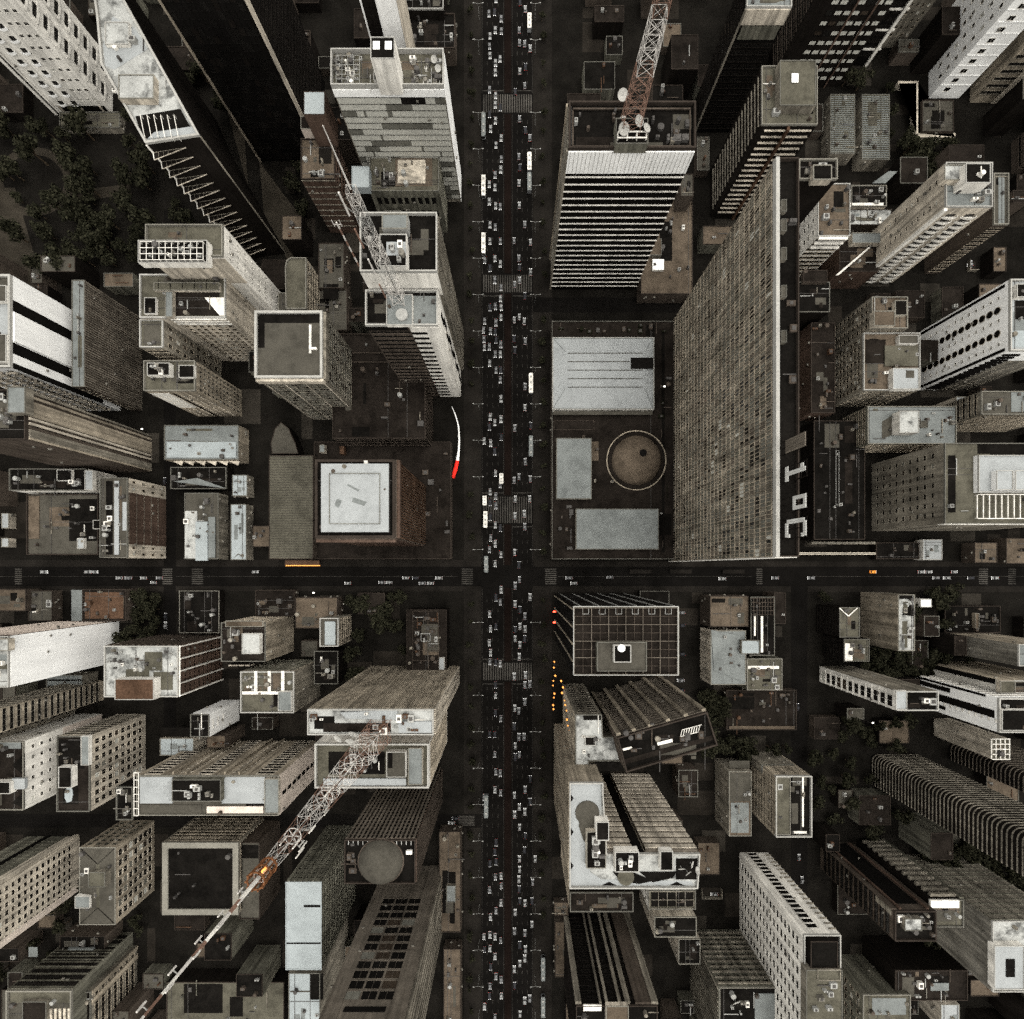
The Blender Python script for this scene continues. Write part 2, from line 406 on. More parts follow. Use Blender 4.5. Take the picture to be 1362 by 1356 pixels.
# ------------------------------------------------------------------ setting
def flat(name, rects, m, z0, z1):
    b = MB()
    for x0, y0, x1, y1 in rects:
        a = P(x0, y1); c = P(x1, y0); b.box(a[0], a[1], z0, c[0], c[1], z1, m)
    return struct(name, b)
def flatq(name, rects, m, z):
    b = MB()
    for x0, y0, x1, y1 in rects:
        a = P(x0, y1); c = P(x1, y0); b.quad([(a[0], a[1], z), (c[0], a[1], z), (c[0], c[1], z), (a[0], c[1], z)], m)
    return struct(name, b)
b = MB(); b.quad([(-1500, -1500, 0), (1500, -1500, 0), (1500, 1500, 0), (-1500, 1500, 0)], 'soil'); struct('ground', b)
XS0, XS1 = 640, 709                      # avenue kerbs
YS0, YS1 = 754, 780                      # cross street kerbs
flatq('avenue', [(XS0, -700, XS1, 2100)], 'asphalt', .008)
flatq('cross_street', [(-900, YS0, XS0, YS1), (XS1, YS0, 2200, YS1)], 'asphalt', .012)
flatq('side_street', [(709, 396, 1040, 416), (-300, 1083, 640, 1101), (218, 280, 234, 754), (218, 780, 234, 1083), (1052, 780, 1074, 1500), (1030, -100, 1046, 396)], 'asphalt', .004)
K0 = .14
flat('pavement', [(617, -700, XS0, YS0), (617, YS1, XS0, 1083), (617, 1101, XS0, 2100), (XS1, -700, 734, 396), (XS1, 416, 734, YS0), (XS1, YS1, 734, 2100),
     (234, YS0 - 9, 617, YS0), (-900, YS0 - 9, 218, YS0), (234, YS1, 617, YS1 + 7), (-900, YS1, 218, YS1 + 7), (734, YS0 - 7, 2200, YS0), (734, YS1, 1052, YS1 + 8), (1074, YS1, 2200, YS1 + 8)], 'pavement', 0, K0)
segs = [(-700, 124), (152, 364), (391, 659), (698, 752), (782, 880), (907, 2100)]
flat('cycle_path', [(671, a, 680, c) for a, c in segs], 'cycle_red', 0, K0)
b = MB()
for x in (648, 655.3, 662.6, 688, 694.6, 701.4):
    y = -100
    while y < 1480:
        if not any(a - 4 < y < c + 4 for a, c in ((124, 152), (364, 391), (659, 698), (750, 784), (880, 907))):
            p = P(x, y + 5); b.quad([(p[0] - .07, p[1], .016), (p[0] + .07, p[1], .016), (p[0] + .07, p[1] + 2.1, .016), (p[0] - .07, p[1] + 2.1, .016)], 'paint')
        y += 13
for x in (641.2, 670, 681.2, 708): 
    for a, c in segs:
        p = P(x, c); q = P(x, a); b.quad([(p[0] - .06, p[1], .016), (p[0] + .06, p[1], .016), (p[0] + .06, q[1], .016), (p[0] - .06, q[1], .016)], 'paint')
for y in (121, 394, 656, 701, 877, 910):
    for xa, xb in ((642, 670), (682, 707)):
        p = P(xa, y); q = P(xb, y); b.quad([(p[0], p[1] - .18, .016), (q[0], p[1] - .18, .016), (q[0], p[1] + .18, .016), (p[0], p[1] + .18, .016)], 'paint')
for xa, xb in ((-200, 218), (234, 610), (742, 1000), (1080, 1400)):
    p = P(xa, 767); q = P(xb, 767); b.quad([(p[0], p[1] - .06, .020), (q[0], p[1] - .06, .020), (q[0], p[1] + .06, .020), (p[0], p[1] + .06, .020)], 'paint')
struct('lane_marking', b)
def crosswalk(x0, y0, x1, y1, n, vert=True):
    b = MB()
    for i in range(n):
        if vert:
            x = x0 + (x1 - x0) * (i + .25) / n; p = P(x, y1); q = P(x + (x1 - x0) * .5 / n, y0)
        else:
            y = y0 + (y1 - y0) * (i + .25) / n; p = P(x0, y + (y1 - y0) * .5 / n); q = P(x1, y)
        b.quad([(p[0], p[1], .021), (q[0], p[1], .021), (q[0], q[1], .021), (p[0], q[1], .021)], 'paint')
    struct('crosswalk', b)
for y0, y1 in ((126, 150), (366, 389), (661, 696), (882, 905)): crosswalk(642, y0, 708, y1, 21)
for x0, x1 in ((614, 629), (725, 740), (1006, 1014), (216, 229), (255, 270), (20, 29), (1302, 1314), (1341, 1351)): crosswalk(x0, 756, x1, 778, 8, False)
crosswalk(610, 1085, 631, 1099, 7, False)
# oval paths of the little park, upper left
b = MB()
def ring(cx, cy, rx, ry, w, m='path_sand', z=.03):
    n = 40
    for i in range(n):
        a0 = 6.28318 * i / n; a1 = 6.28318 * (i + 1) / n
        pts = [P(cx + rx * f * math.cos(a), cy + ry * f2 * math.sin(a))[:2] for a, f, f2 in ((a0, 1, 1), (a1, 1, 1), (a1, 1 - w, 1 - w), (a0, 1 - w, 1 - w))]
        b.quad([(*p, z) for p in reversed(pts)], m)
ring(45, 242, 52, 46, .22)
b.quad([(*P(96, 270)[:2], .034), (*P(175, 258)[:2], .034), (*P(172, 245)[:2], .034), (*P(92, 255)[:2], .034)], 'path_sand')
b.quad([(*P(-120, 470)[:2], .038), (*P(60, 390)[:2], .038), (*P(20, 250)[:2], .038), (*P(-120, 250)[:2], .038)], 'path_sand')
b.quad([(*P(300, 140)[:2], .034), (*P(330, 250)[:2], .034), (*P(322, 140)[:2], .034)], 'path_sand')
b.quad([(*P(352, 300)[:2], .034), (*P(392, 360)[:2], .034), (*P(408, 300)[:2], .034), (*P(345, 215)[:2], .034)], 'path_sand')
struct('park_path', b)

# ------------------------------------------------------------------ buildings, upper left
B = Bld
t = B('apartment_tower', 'dark tower with white zigzag roof frame and pointed balconies up its near face', [(118, -60), (130, 22), (136, 88), (195, 193), (267, 182), (166, 0), (140, -60)], 76, 'dark', 'roof_stained', pmat='white', pt=1.1, short='the white zigzag roof')
# edges after orientation: find the near (south) edge
def near_edge(t):
    best = None
    for i in range(len(t.l)):
        a, L, th = t.edge(i); nx, ny = math.sin(th), -math.cos(th)
        mx = t.c[0] + a[0] + math.cos(th) * L / 2; my = t.c[1] + a[1] + math.sin(th) * L / 2
        d = -(nx * mx + ny * my) / math.hypot(mx, my) * L
        if best is None or d > best[0]: best = (d, i)
    return best[1]
def south_edge(t):
    c = [(t.edge(i)[0][1] + math.sin(t.edge(i)[2]) * t.edge(i)[1] / 2 + (0 if t.edge(i)[1] > 4 else 99), i) for i in range(len(t.l))]
    return min(c)[1]
se = south_edge(t)
a, L, th = t.edge(se)
for j in range(15):
    b = MB(); b.bar((0, -3.2, .1), (L * .62, -.1, .1), .16, 'cream').bar((0, -.1, .1), (L * .62, -.1, .1), .12, 'stone').bar((0, -.1, .1), (0, -3.2, .1), .2, 'white')
    for f in (.15, .3, .45): b.bar((L * .62 * f, -.1, .1), (L * .62 * f, -3.2 + 3.1 * f, .1), .07, 'stone')
    b.prism([(0, -3.1), (L * .6, -.1), (0, -.1)], -.12, .02, 'dark'); t.put(se, b.mesh('balcony'), 'balcony', 0, t.z * (.95 - .062 * j))
t.pole(se, 0, 'white', .7, .4); t.pole(se, 1, 'stone', .5, .3)
t.sheet([(137, 60), (140, 88), (152, 93), (196, 66), (180, 38), (150, 22)], 'roof_white')
t.box(158, 100, 205, 132, 2.6, 'cream', 'roof_stained'); t.box(140, 30, 172, 60, 1.2, 'white', 'roof_stained')
t.sheet([(180, 155), (190, 186), (258, 178), (240, 145)], 'roof_dark', 'terrace', dz=.1)
t.sheet([(196, 185), (262, 178), (258, 168), (205, 176)], 'roof_white', dz=.3, th=.3)
b = MB()
for i in range(6):
    p = P(184 + i * 9, 150, t.z + 3); q = P(190 + i * 9, 180, t.z + 3); b.bar((p[0] - t.c[0], p[1] - t.c[1], t.z + 2), (q[0] - t.c[0], q[1] - t.c[1], t.z + 2), .14, 'white')
    for e in (p, q): b.bar((e[0] - t.c[0], e[1] - t.c[1], t.z), (e[0] - t.c[0], e[1] - t.c[1], t.z + 2), .1, 'white')
b.build('pergola', t.root); t.clutter(10, 150, 40, 225, 130, 3)

t = B('apartment_block', 'white apartment block with curved balconies on stilts at the park corner', (74, 84, 150, 152), 100, 'white', 'roof_pale', base=True, short='the balcony block by the park')
t.balconies('S', 2, 17, 1.6, .62, (.18, .62, .05, .99), 'white_clean', 'glass', True)
t.grid('S', 3, 17, .45, .26, (.62, .97, .06, .98), 'glass', 'white'); t.pole('S', .02, 'white', 1.6, .6); t.pole('S', .06, 'black', .8, .2); t.pole('S', .1, 'white', .9, .5)
t.balconies('E', 2, 17, 1.4, .8, (.03, .97, .05, .99), 'white', 'glass', True); t.panel('S', (.16, .97, 0, .05), 'black', .05, 'ground_floor_shade')  # black panel paints the shade of the open storey behind the stilts
for u in (.2, .55, .9): t.put('S', MB().box(-.6, -.4, 0, .6, .1, 5, 'cream').mesh('stilt'), 'stilt', t.edge('S')[1] * u, 0)
t = B('podium', 'pale low podium terrace under the balcony block by the park', (80, 150, 160, 171), 3.5, 'stone', 'roof_green', cat='terrace', par=.6)

t = B('glass_tower', 'dark glass tower with two beige corner strips at the top edge', (347, 110, 432, 215), 112, 'black', 'roof_dark', base=True, short='the dark glass tower')
t.curtain('S', 14, 34, ('black', 'glass', 'dark'), (5, 3, 1), mull='black', mw=.1, seed=3); t.pole('S', 0, 'beige', .9, .6); t.pole('S', .985, 'cream', 1.6, .9); t.bands('E', 30, .5, frame='dark')

t = B('office_building', 'narrow office block with tan flat roof and pink end wall', (401, 186, 446, 240), 38, 'redbrown', 'roof_tan', short='the tan roofed block')
t.box(400, 155, 438, 172, 6, 'pink', 'roof_brown', par=.2); t.box(404, 122, 432, 153, 17, 'redbrown', 'roof_blue', 'stair_tower', par=.15)
t.slabs('S', 9, .5, .35, m='stone'); t.bands('E', 9, .5, frame='redbrown'); t.clutter(7, 408, 190, 443, 236, 12, ('metal', 'stone')); t.sheet((424, 178, 441, 218), 'pavement')

t = B('office_tower', 'checker panelled office tower with white crown and plant covered roof', (442, 71, 591, 119), 66, 'stone', 'roof_green', par=2.2, pt=.6, pmat='white_clean', short='the checker panelled tower')
t.curtain('S', 44, 19, ('pane_mid', 'pane_light', 'glass'), (3, 7, .35), (0.01, .99, .04, .945), 'dark', .12, 5, 21, vm=False); t.panel('S', (0, 1, .95, 1), 'white_clean', .3, 'crown_band'); t.panel('E', (0, 1, 0, 1), 'white_clean', .1)
t.panel('W', (0, 1, 0, 1), 'dark', .1)
t.box(493, 50, 525, 79, 15, 'white', 'roof_dark', 'lift_tower'); t.sheet((496, 55, 505, 66), 'white_clean', dz=15.1, name='hatch'); t.sheet((512, 55, 521, 66), 'white_clean', dz=15.1, name='hatch')
t.box(497, 96, 512, 108, 2.2, 'white', 'roof_dark', 'stair_hood'); t.clutter(26, 444, 73, 480, 117, 5, smax=2.4); t.clutter(22, 545, 73, 573, 116, 6, smax=2.4); t.clutter(8, 574, 75, 589, 115, 61)
t.rails(447, 74, 478, 112, 4, 6, 'metal', .14, 1.6)
for i in range(2): dish(578 + 5 * i, 84 + 12 * i, t.z + .3, 1.3, ['white satellite dish on the checker panelled tower, nearer the top edge', 'white satellite dish on the checker panelled tower, nearer the crown band'][i], .4 * i)

t = B('residential_tower', 'slender white tower with a dark slot down its face behind the checker tower', (533, 150, 569, 200), 86, 'white_clean', 'roof_pale', base=True, short='the slender white tower')
t.panel('S', (.05, .42, 0, 1), 'dark', .1, 'recessed_slot'); t.bands('S', 24, .5, (.08, .40, .05, .98), frame='dark'); t.panel('E', (0, 1, 0, 1), 'cream', .06)
t = B('low_building', 'low dark building with white roof outline at the top edge beside the slender tower', (540, -30, 590, 14), 14, 'dark', 'roof_dark', pmat='white'); t.clutter(6, seed=70)
t = B('low_building', 'flat dark roof between the checker tower and the avenue top', (540, 20, 605, 66), 9, 'brown', 'roof_dark'); t.clutter(5, seed=71)

t = B('office_building', 'mid height block with a peach coloured roof patch behind the twin slab tower', (492, 203, 584, 256), 30, 'olive', 'roof_green', short='the peach patched roof')
t.sheet((526, 210, 575, 248), 'roof_tan', dz=.05); t.sheet((529, 213, 566, 244), 'cream', dz=.12); t.cols('S', 9, 3, .62, .5, glass='black', frame='olive'); t.bands('E', 9, .45, frame='olive')
t.box(468, 222, 491, 250, 4, 'roof_blue', 'roof_blue', 'stair_tower'); t.clutter(8, 494, 205, 526, 250, 8, ('metal', 'metal_dark'))

t = B('twin_slab_tower', 'twin slab office tower with white roof rim, striped near face and mast', (480, 286, 582, 364), 92, 'stone', 'roof_dark', par=1.6, pt=.6, pmat='white', short='the twin slab tower')
t.panel('S', (0, 1, .84, 1), 'white', .06); t.panel('E', (0, 1, 0, 1), 'grey', .12); t.fins('E', 12, .35, .4, (0, 1, 0, 1), 'stone')
t.box(505, 312, 541, 355, 4, 'white', 'roof_dark'); t.box(508, 285, 542, 305, 4.5, 'metal', 'roof_pale'); t.sheet((514, 322, 540, 340), 'roof_white', dz=4.1); t.clutter(6, 510, 318, 540, 350, 77, z=t.z + 4.03)
t2 = B('office_block', 'lower front block of the twin slab tower with grey terrace and black striped wall', (487, 388, 583, 435), 81, 'brown', 'roof_dark', par=1.5, pt=.7, pmat='white', short='the black striped front block')
t2.panel('S', (.60, 1, 0, 1), 'white', .25); t2.slabs('S', 17, .9, 1.5, (.60, .82, 0, .95), 'black', 'black_louvre'); t2.bands('S', 20, .5, (.02, .58, .03, .97), 'black', 'brown'); t2.panel('E', (0, 1, 0, 1), 'white', .1); t2.panel('S', (0, .56, .965, 1), 'black', .2)  # black slats stripe the white part of the near wall
t2.sheet((550, 394, 581, 432), 'roof_pale', dz=.3, th=.3); t2.box(514, 392, 549, 433, 1.6, 'white', 'roof_pale'); t2.disc(535, 420, 8, 'metal', 1.0, 'water_tank', z=t2.z + 1.6)
# the jagged black inlay runs down the white end wall
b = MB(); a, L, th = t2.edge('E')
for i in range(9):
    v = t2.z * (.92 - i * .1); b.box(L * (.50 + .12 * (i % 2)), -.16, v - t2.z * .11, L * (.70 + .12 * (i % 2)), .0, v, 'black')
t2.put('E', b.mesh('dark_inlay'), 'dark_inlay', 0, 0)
t = B('shopping_arcade', 'dark brown low roof spreading between square tower and striped block', (443, 445, 566, 584), 22, 'dark', 'roof_brown', short='the dark arcade')
t.slabs('S', 6, .4, .3, m='brown'); t.fins('E', 30, .3, .4, m='brown'); t.rails(446, 470, 520, 482, 1, 1, 'brown', .3, .6); t.rails(527, 455, 537, 485, 1, 1, 'brown', .3, .6); t.clutter(10, seed=15, mats=('metal_dark', 'brown'))

t = B('office_tower', 'square tower with plain grey green roof inside a thick white parapet', (340, 415, 430, 504), 60, 'stone', 'roof_grey', par=1.2, pt=1.3, pmat='white', short='the square grey roofed tower')
t.panel('S', (0, 1, .95, 1), 'cream', 1.2, 'crown_band'); t.panel('E', (0, 1, .95, 1), 'stone', 1.2, 'crown_band')
for sd, sed in (('S', 31), ('E', 32)): t.curtain(sd, 20, 22, ('pane_mid', 'olive', 'glass'), (5, 4, 3), (.03, .97, .0, .93), 'stone', .12, 1, sed)
for u in (.05, .34, .66, .95): t.pole('S', u, 'cream', .45, .3, 'rib')
t.sheet((411, 432, 414, 470), 'white', name='pipe', dz=.5, th=.4); t.box(411, 462, 421, 465, .8, 'white', 'white', 'vent', par=0); t.sheet((342, 420, 352, 463), 'roof_dark', dz=.03); t.sheet((345, 418, 425, 430), 'roof_dark', dz=.035)

t = B('apartment_building', 'stepped cream apartment building with tall blank wall and rooftop cage', (196, 301, 298, 343), 64, 'white', 'roof_green', par=1.4, pmat='cream', short='the stepped cream building')
t.grid('E', 5, 9, .16, .32, (.05, .95, .1, .98), 'black', 'white'); t.box(184, 320, 276, 350, 3.5, 'white', 'roof_dark', 'plant_room'); t.rails(186, 322, 270, 346, 10, 3, 'white', .2, 1.3, z=67.6)
t.clutter(14, 188, 323, 270, 344, 9, z=67.6, smax=2); t.panel('S', (0, 1, .7, .99), 'cream', .1)
t = B('apartment_building', 'lower grey roofed wing with courtyard in front of the stepped cream building', (187, 366, 301, 424), 48, 'cream', 'roof_green', pmat='white', pt=.7, short='the courtyard wing')
t.grid('S', 7, 13, .45, .5, (.38, .99, .05, .95), 'glass', 'beige'); t.sheet((229, 388, 292, 420), 'roof_brown', 'courtyard', dz=.06); t.box(205, 376, 292, 387, 1.4, 'cream', 'roof_green'); t.box(220, 388, 230, 422, 2, 'cream', 'roof_pale'); t.slabs('S', 3, .9, .6, (.35, 1, .86, 1), 'white', 'cornice')
t.box(192, 396, 208, 418, 1.2, 'white', 'roof_dark', 'skylight', par=.2); t.sheet([(272, 396), (300, 396), (300, 420), (292, 420)], 'white', dz=.3, th=.3)
for i in range(5): t.sheet((210 + 16 * i, 372, 211 + 16 * i, 384), 'roof_dark', 'roof_seam', dz=1.5)
t = B('apartment_building', 'grey green wing with bright rim that runs out from the courtyard wing', (187, 426, 218, 463), 46, 'stone', 'roof_green', pmat='white', pt=.6); t.grid('E', 3, 8, .4, .5); t.bands('S', 10, .5); t.sheet((191, 429, 213, 459), 'roof_grey', dz=.05)

t = B('apartment_building', 'small apartment block with boxed terraces and window dotted side wall', (193, 481, 261, 521), 40, 'beige', 'roof_green', par=1.2, pmat='cream', short='the boxed terrace block')
t.grid('E', 6, 11, .36, .5, glass='glass', frame='stone'); t.grid('S', 6, 10, .35, .38, (.03, .97, .05, .88), 'glass', 'cream'); t.box(196, 483, 226, 500, 2.6, 'white', 'roof_dark'); t.box(238, 486, 259, 503, 1.2, 'white', 'roof_dark'); t.panel('S', (.02, .4, .4, .94), 'white', .12)
t.panel('S', (.46, .5, 0, .94), 'dark', .3, 'downpipe_recess'); t.clutter(5, 199, 485, 224, 498, 41, z=42.7)
t = B('hall', 'low hall with pale arched roof and jagged white eaves', (219, 566, 318, 612), 10, 'beige', 'roof_pale', par=.5, pmat='stone', short='the arched roof hall')
t.sheet((222, 588, 314, 609), 'roof_blue', dz=.5, th=.5)
b = MB()
for i in range(6):
    a = P(228 + 15 * i, 613, 9.5); c = P(243 + 15 * i, 613, 9.5); d = P(243 + 15 * i, 620, 8)
    b.prism([(d[0] - t.c[0], d[1] - t.c[1]), (c[0] - t.c[0], c[1] - t.c[1]), (a[0] - t.c[0], a[1] - t.c[1])], 8.6, 9.0, 'cream')
b.build('awning', t.root)
t = B('house', 'low dark roofed house with a diagonal white ridge below the arched hall', (228, 622, 302, 651), 7, 'dark', 'roof_dark', pmat='stone'); t.sheet([(231, 641), (301, 650), (262, 636)], 'roof_pale', dz=.3, th=.3); t.clutter(3, seed=19)
t = B('canopy_building', 'round ended ribbed canopy roof between the square tower and corrugated roof', [(362, 604), (397, 604), (393, 590), (384, 570), (374, 562), (366, 570), (360, 590)], 9, 'dark', 'roof_grey', par=.2)
t = B('office_building', 'small grey block with one rounded corner behind the square tower', [(381, 412), (408, 412), (408, 344), (387, 344), (382, 348), (380, 356)], 24, 'stone', 'roof_green', pmat='beige', pt=.5); t.bands(near_edge(t), 7, .5)
t = B('office_building', 'low grey lump with pale side between rounded block and square tower', (370, 390, 398, 416), 20, 'beige', 'roof_grey', par=.4)
t = B('low_building', 'flat brown grey roof with a dark box beside the twin slab tower', (424, 324, 458, 384), 10, 'brown', 'roof_grey', par=.4); t.sheet((430, 378, 450, 398), 'roof_dark')
t = B('low_building', 'long dull roof on the park side of the twin slab tower', (420, 386, 462, 440), 8, 'brown', 'roof_grey', par=.4); t.clutter(4, seed=23)

t = B('slab_building', 'long narrow building with pale ridge roof and brown ribbed side', (96, 373, 113, 515), 37, 'brown', 'roof_pale', par=.3, pmat='stone', short='the brown ribbed slab')
t.slabs('E', 24, .35, .4, (0, 1, .02, 1), 'brown', 'floor_ledge'); t.fins('E', 44, .25, .3, m='stone'); t.grid('S', 2, 8, .4, .4)
t = B('apartment_tower', 'white slab tower with black vertical stripes at the edge of the photo', (-70, 367, 17, 490), 60, 'white_clean', 'roof_grey', par=1.3, pt=1.2, pmat='white_clean', short='the black striped white slab')
t.panel('E', (.62, .74, 0, 1), 'black', .05, 'dark_recess'); t.panel('E', (.16, .28, 0, 1), 'black', .05, 'dark_recess'); t.panel('E', (0, .06, .2, 1), 'black', .06, 'dark_recess'); t.panel('E', (.29, .61, 0, 1), 'white_clean', .8, 'blank_wall')
t.grid('N', 4, 14, .35, .35); t.balconies('S', 4, 18, 1.4, .6, m='cream'); t.sheet((-60, 395, 14, 462), 'roof_white', dz=.2, th=.2); t.box(-40, 380, 9, 402, 2, 'white', 'roof_grey'); t.box(-40, 445, 9, 482, 2, 'white', 'roof_grey')
t = B('office_tower', 'tall brown tower with rounded dark crown and beige vertical piers', (-80, 520, 38, 586), 70, 'brown', 'roof_dark', par=1.6, pmat='brown', short='the beige pier tower')
for u, w, m in ((.04, .8, 'beige'), (.14, 3.5, 'stone'), (.34, 1.0, 'cream'), (.44, 1.0, 'cream'), (.64, 6.5, 'beige'), (.88, 1.0, 'beige'), (.97, .8, 'stone')): t.pole('E', u, m, w, .8, 'pier')
t.cols('E', 2, 20, .1, .6, (.2, .62, .02, .98), 'black', 'brown'); t.bands('N', 18, .5, frame='brown'); t.box(10, 515, 34, 550, 3.5, 'stone', 'roof_pale', 'water_tank'); t.clutter(9, -20, 525, 34, 580, 44, ('metal_dark', 'brown', 'metal'))
t = B('apartment_building', 'dark roofed block with white cubes and white near wall on the edge', (14, 624, 117, 653), 19, 'white', 'roof_dark', pmat='stone', short='the white cube roof')
t.box(76, 625, 96, 640, 1.2, 'white', 'roof_dark'); t.box(113, 626, 124, 652, 2, 'white', 'roof_white'); t.clutter(8, seed=25); t.bands('N', 5, .4)
t = B('market_hall', 'dark roofed building with a beige strip roof beside the ribbed end slab', (37, 658, 132, 738), 13, 'brown', 'roof_grey', pmat='brown', short='the beige strip roof')
t.sheet((38, 660, 52, 717), 'roof_tan', dz=.4, th=.35); t.sheet((92, 664, 130, 720), 'roof_dark'); t.box(124, 692, 141, 704, 2, 'white', 'roof_dark'); t.box(103, 716, 112, 730, 1.5, 'white', 'roof_white'); t.clutter(8, 95, 668, 128, 730, 26)
t = B('apartment_building', 'long slab with white end bays and red brown window wall by the street', (134, 636, 171, 742), 27, 'cream', 'roof_grey', par=.8, pmat='stone', short='the red brown window wall')
t.panel('E', (.17, .82, 0, 1), 'redbrown', .12); t.grid('E', 2, 4, .3, .3, (0, .17, 0, 1)); t.grid('E', 2, 4, .3, .3, (.83, 1, 0, 1)); t.slabs('E', 5, .35, .25, (.17, .82, .05, 1), 'stone')
t.grid('E', 14, 5, .25, .3, (.18, .81, .02, .98), 'glass', 'redbrown')
t.sheet((152, 640, 158, 738), 'roof_white', dz=.5, th=.3); t.sheet((163, 668, 169, 706), 'roof_white', dz=.6, th=.3); t.sheet((141, 640, 150, 738), 'roof_dark', dz=.1); t.clutter(8, 136, 640, 150, 738, 27)
for i, (r, lb) in enumerate((((2, 683, 12, 703), 'small white roofed hut beside the beige strip roof building'), ((2, 716, 12, 728), 'smaller white hut nearest the cross street at the photo edge'))): t = B('hut', lb, r, 4, 'cream', 'roof_white', par=.2)
t = B('low_building', 'grey roofed low building with three white roof strips by the cross street', (246, 656, 291, 744), 9, 'stone', 'roof_grey', par=.4, short='the three white strips')
t.sheet((246, 680, 262, 743), 'roof_stained', dz=.6, th=.5); t.sheet((260, 694, 276, 746), 'roof_blue', dz=.9, th=.8); t.sheet((277, 688, 286, 742), 'roof_pale', dz=.7, th=.5); t.clutter(5, seed=29)
t = B('shed', 'short white shed roof above the long narrow white shed', (309, 632, 329, 660), 7, 'stone', 'roof_blue', par=.2); t = B('shed', 'long narrow white shed roof reaching the cross street', (307, 671, 328, 745), 7, 'stone', 'roof_blue', par=.2); t.sheet([(309, 744), (317, 736), (325, 744), (317, 738)], 'roof_grey')
t = B('warehouse', 'grey green corrugated warehouse roof beside the white square roof', (358, 606, 417, 744), 11, 'brown', 'roof_green', par=.3, short='the corrugated warehouse')
b = MB()
for i in range(40):
    y = 608 + i * 3.4; p = P(359, y, 11.3); q = P(416, y, 11.3); b.box(p[0] - t.c[0], p[1] - t.c[1] - .2, 11.03, q[0] - t.c[0], p[1] - t.c[1] + .2, 11.3, 'roof_grey')
b.build('roof_rib', t.root)
t = B('office_tower', 'brown stepped office tower with square white roof', (420, 612, 526, 716), 72, 'brown', 'roof_dark', par=.9, pt=1.3, pmat='redbrown', short='the white square roof')
t.box(427, 617, 517, 708, 2.2, 'metal_dark', 'roof_white', 'roof_deck', par=0); t.rails(438, 630, 505, 697, 1, 1, 'pane_mid', .25, .35, 'roof_seam', z=74.25)
for p in ([(463, 644), (478, 652), (476, 654), (462, 646)], [(470, 662), (488, 668), (484, 673), (468, 668)], [(448, 664), (455, 666), (450, 676), (445, 672)]): t.sheet(p, 'roof_pale', 'stain', dz=2.28)
t.box(484, 613, 489, 620, 1, 'white', 'white', 'vent', par=0)
t.slabs('E', 17, 1.0, .5, m='brown'); t.fins('E', 26, .8, .45, m='rust'); t.slabs('S', 14, 1.0, .5, m='brown'); t.fins('S', 24, .7, .4, m='redbrown'); t.slabs('E', 1, 3.2, 2.0, (0, 1, .5, .995), 'redbrown', 'crown_ledge'); t.slabs('S', 1, 3.2, 2.0, (0, 1, .5, .995), 'redbrown', 'crown_ledge')
t = B('plaza_deck', 'dark brown terrace deck around the foot of the white square roof tower', (418, 588, 600, 744), 6, 'brown', 'roof_brown', par=.4, cat='terrace'); t.clutter(8, 560, 600, 598, 735, 81, ('metal_dark', 'brown')); t.box(425, 592, 432, 602, 3, 'cream', 'roof_pale', 'vent'); t.box(452, 594, 458, 604, 3, 'rust', 'rust', 'vent')
# ------------------------------------------------------------------ buildings, upper right
t = B('office_tower', 'dark roofed tower with white crown and white striped floors below', (756, 139, 924, 201), 93, 'black', 'roof_dark', par=1.5, pt=.8, pmat='redbrown', short='the white striped tower')
t.panel('S', (0, 1, .89, 1), 'white_clean', .5, 'crown_band'); t.fins('S', 30, .56, .06, (0, 1, .89, 1), 'stone'); t.slabs('S', 21, .95, .3, (0, 1, 0, .87), 'white'); t.fins('S', 56, .25, .12, (0, 1, 0, .87), 'dark', 'mullion')
t.panel('W', (0, 1, 0, 1), 'stone', .2); t.slabs('W', 24, .5, .3, m='grey'); t.pole('W', .02, 'beige', 1.2, .8); t.pole('W', .98, 'stone', 1.2, .8)
t.rails(762, 146, 918, 196, 1, 1, 'brown', .5, .5, 'roof_track'); t.box(819, 158, 862, 192, 4, 'olive', 'roof_dark'); t.rails(822, 176, 860, 184, 3, 1, 'white', .35, 1.2, z=97); t.clutter(8, 870, 150, 918, 192, 50, ('metal_dark', 'brown'))
RT = t
for i, (x, y, r, lb) in enumerate(((827, 132, 1.9, 'oval white dish standing behind the lattice mast on the dark roof'), (828, 177, 2.1, 'big white dish at the lower end of the roof box under the mast'), (848, 167, 1.9, 'white dish standing against the foot of the lattice mast'), (858, 176, 1.6, 'smallest white dish at the corner of the roof box'))): dish(x, y, 98, r, lb, .5 * i, .5)
t = B('annex', 'low grey brown annex roof beside the white striped tower', (852, 262, 921, 392), 9, 'brown', 'roof_tan', par=.5, short='the grey brown annex'); t.box(868, 345, 883, 359, 1.6, 'white', 'white_clean', par=0); t.box(861, 318, 880, 340, 2.5, 'stone', 'roof_tan'); t.clutter(7, seed=52)
t = B('annex', 'dull stair block leaning on the far side of the white striped tower', (905, 232, 922, 262), 20, 'brown', 'roof_grey', par=.3)
t = B('podium', 'wide dark podium terrace carrying the white halls and the dome', (734, 428, 899, 744), 11, 'brown', 'roof_brown', par=.7, pt=.35, pmat='stone', cat='terrace', short='the podium terrace')
t.rails(737, 560, 790, 572, 1, 1, 'brown', .15, .4); t.clutter(14, 742, 432, 890, 444, 53, ('metal_dark', 'brown', 'leaf_a')); t.clutter(8, 876, 450, 892, 735, 54, ('metal_dark', 'brown', 'leaf_a')); t.sheet((880, 440, 884, 735), 'roof_dark')
t.clutter(8, 740, 672, 762, 738, 55, ('metal_dark', 'brown'))
t = B('pavilion', 'white hip roofed pavilion with ribs and one dark patch on the podium', (735, 449, 870, 545), 15, 'white', 'roof_pale', par=.2, z0=11.05, short='the white ribbed pavilion')
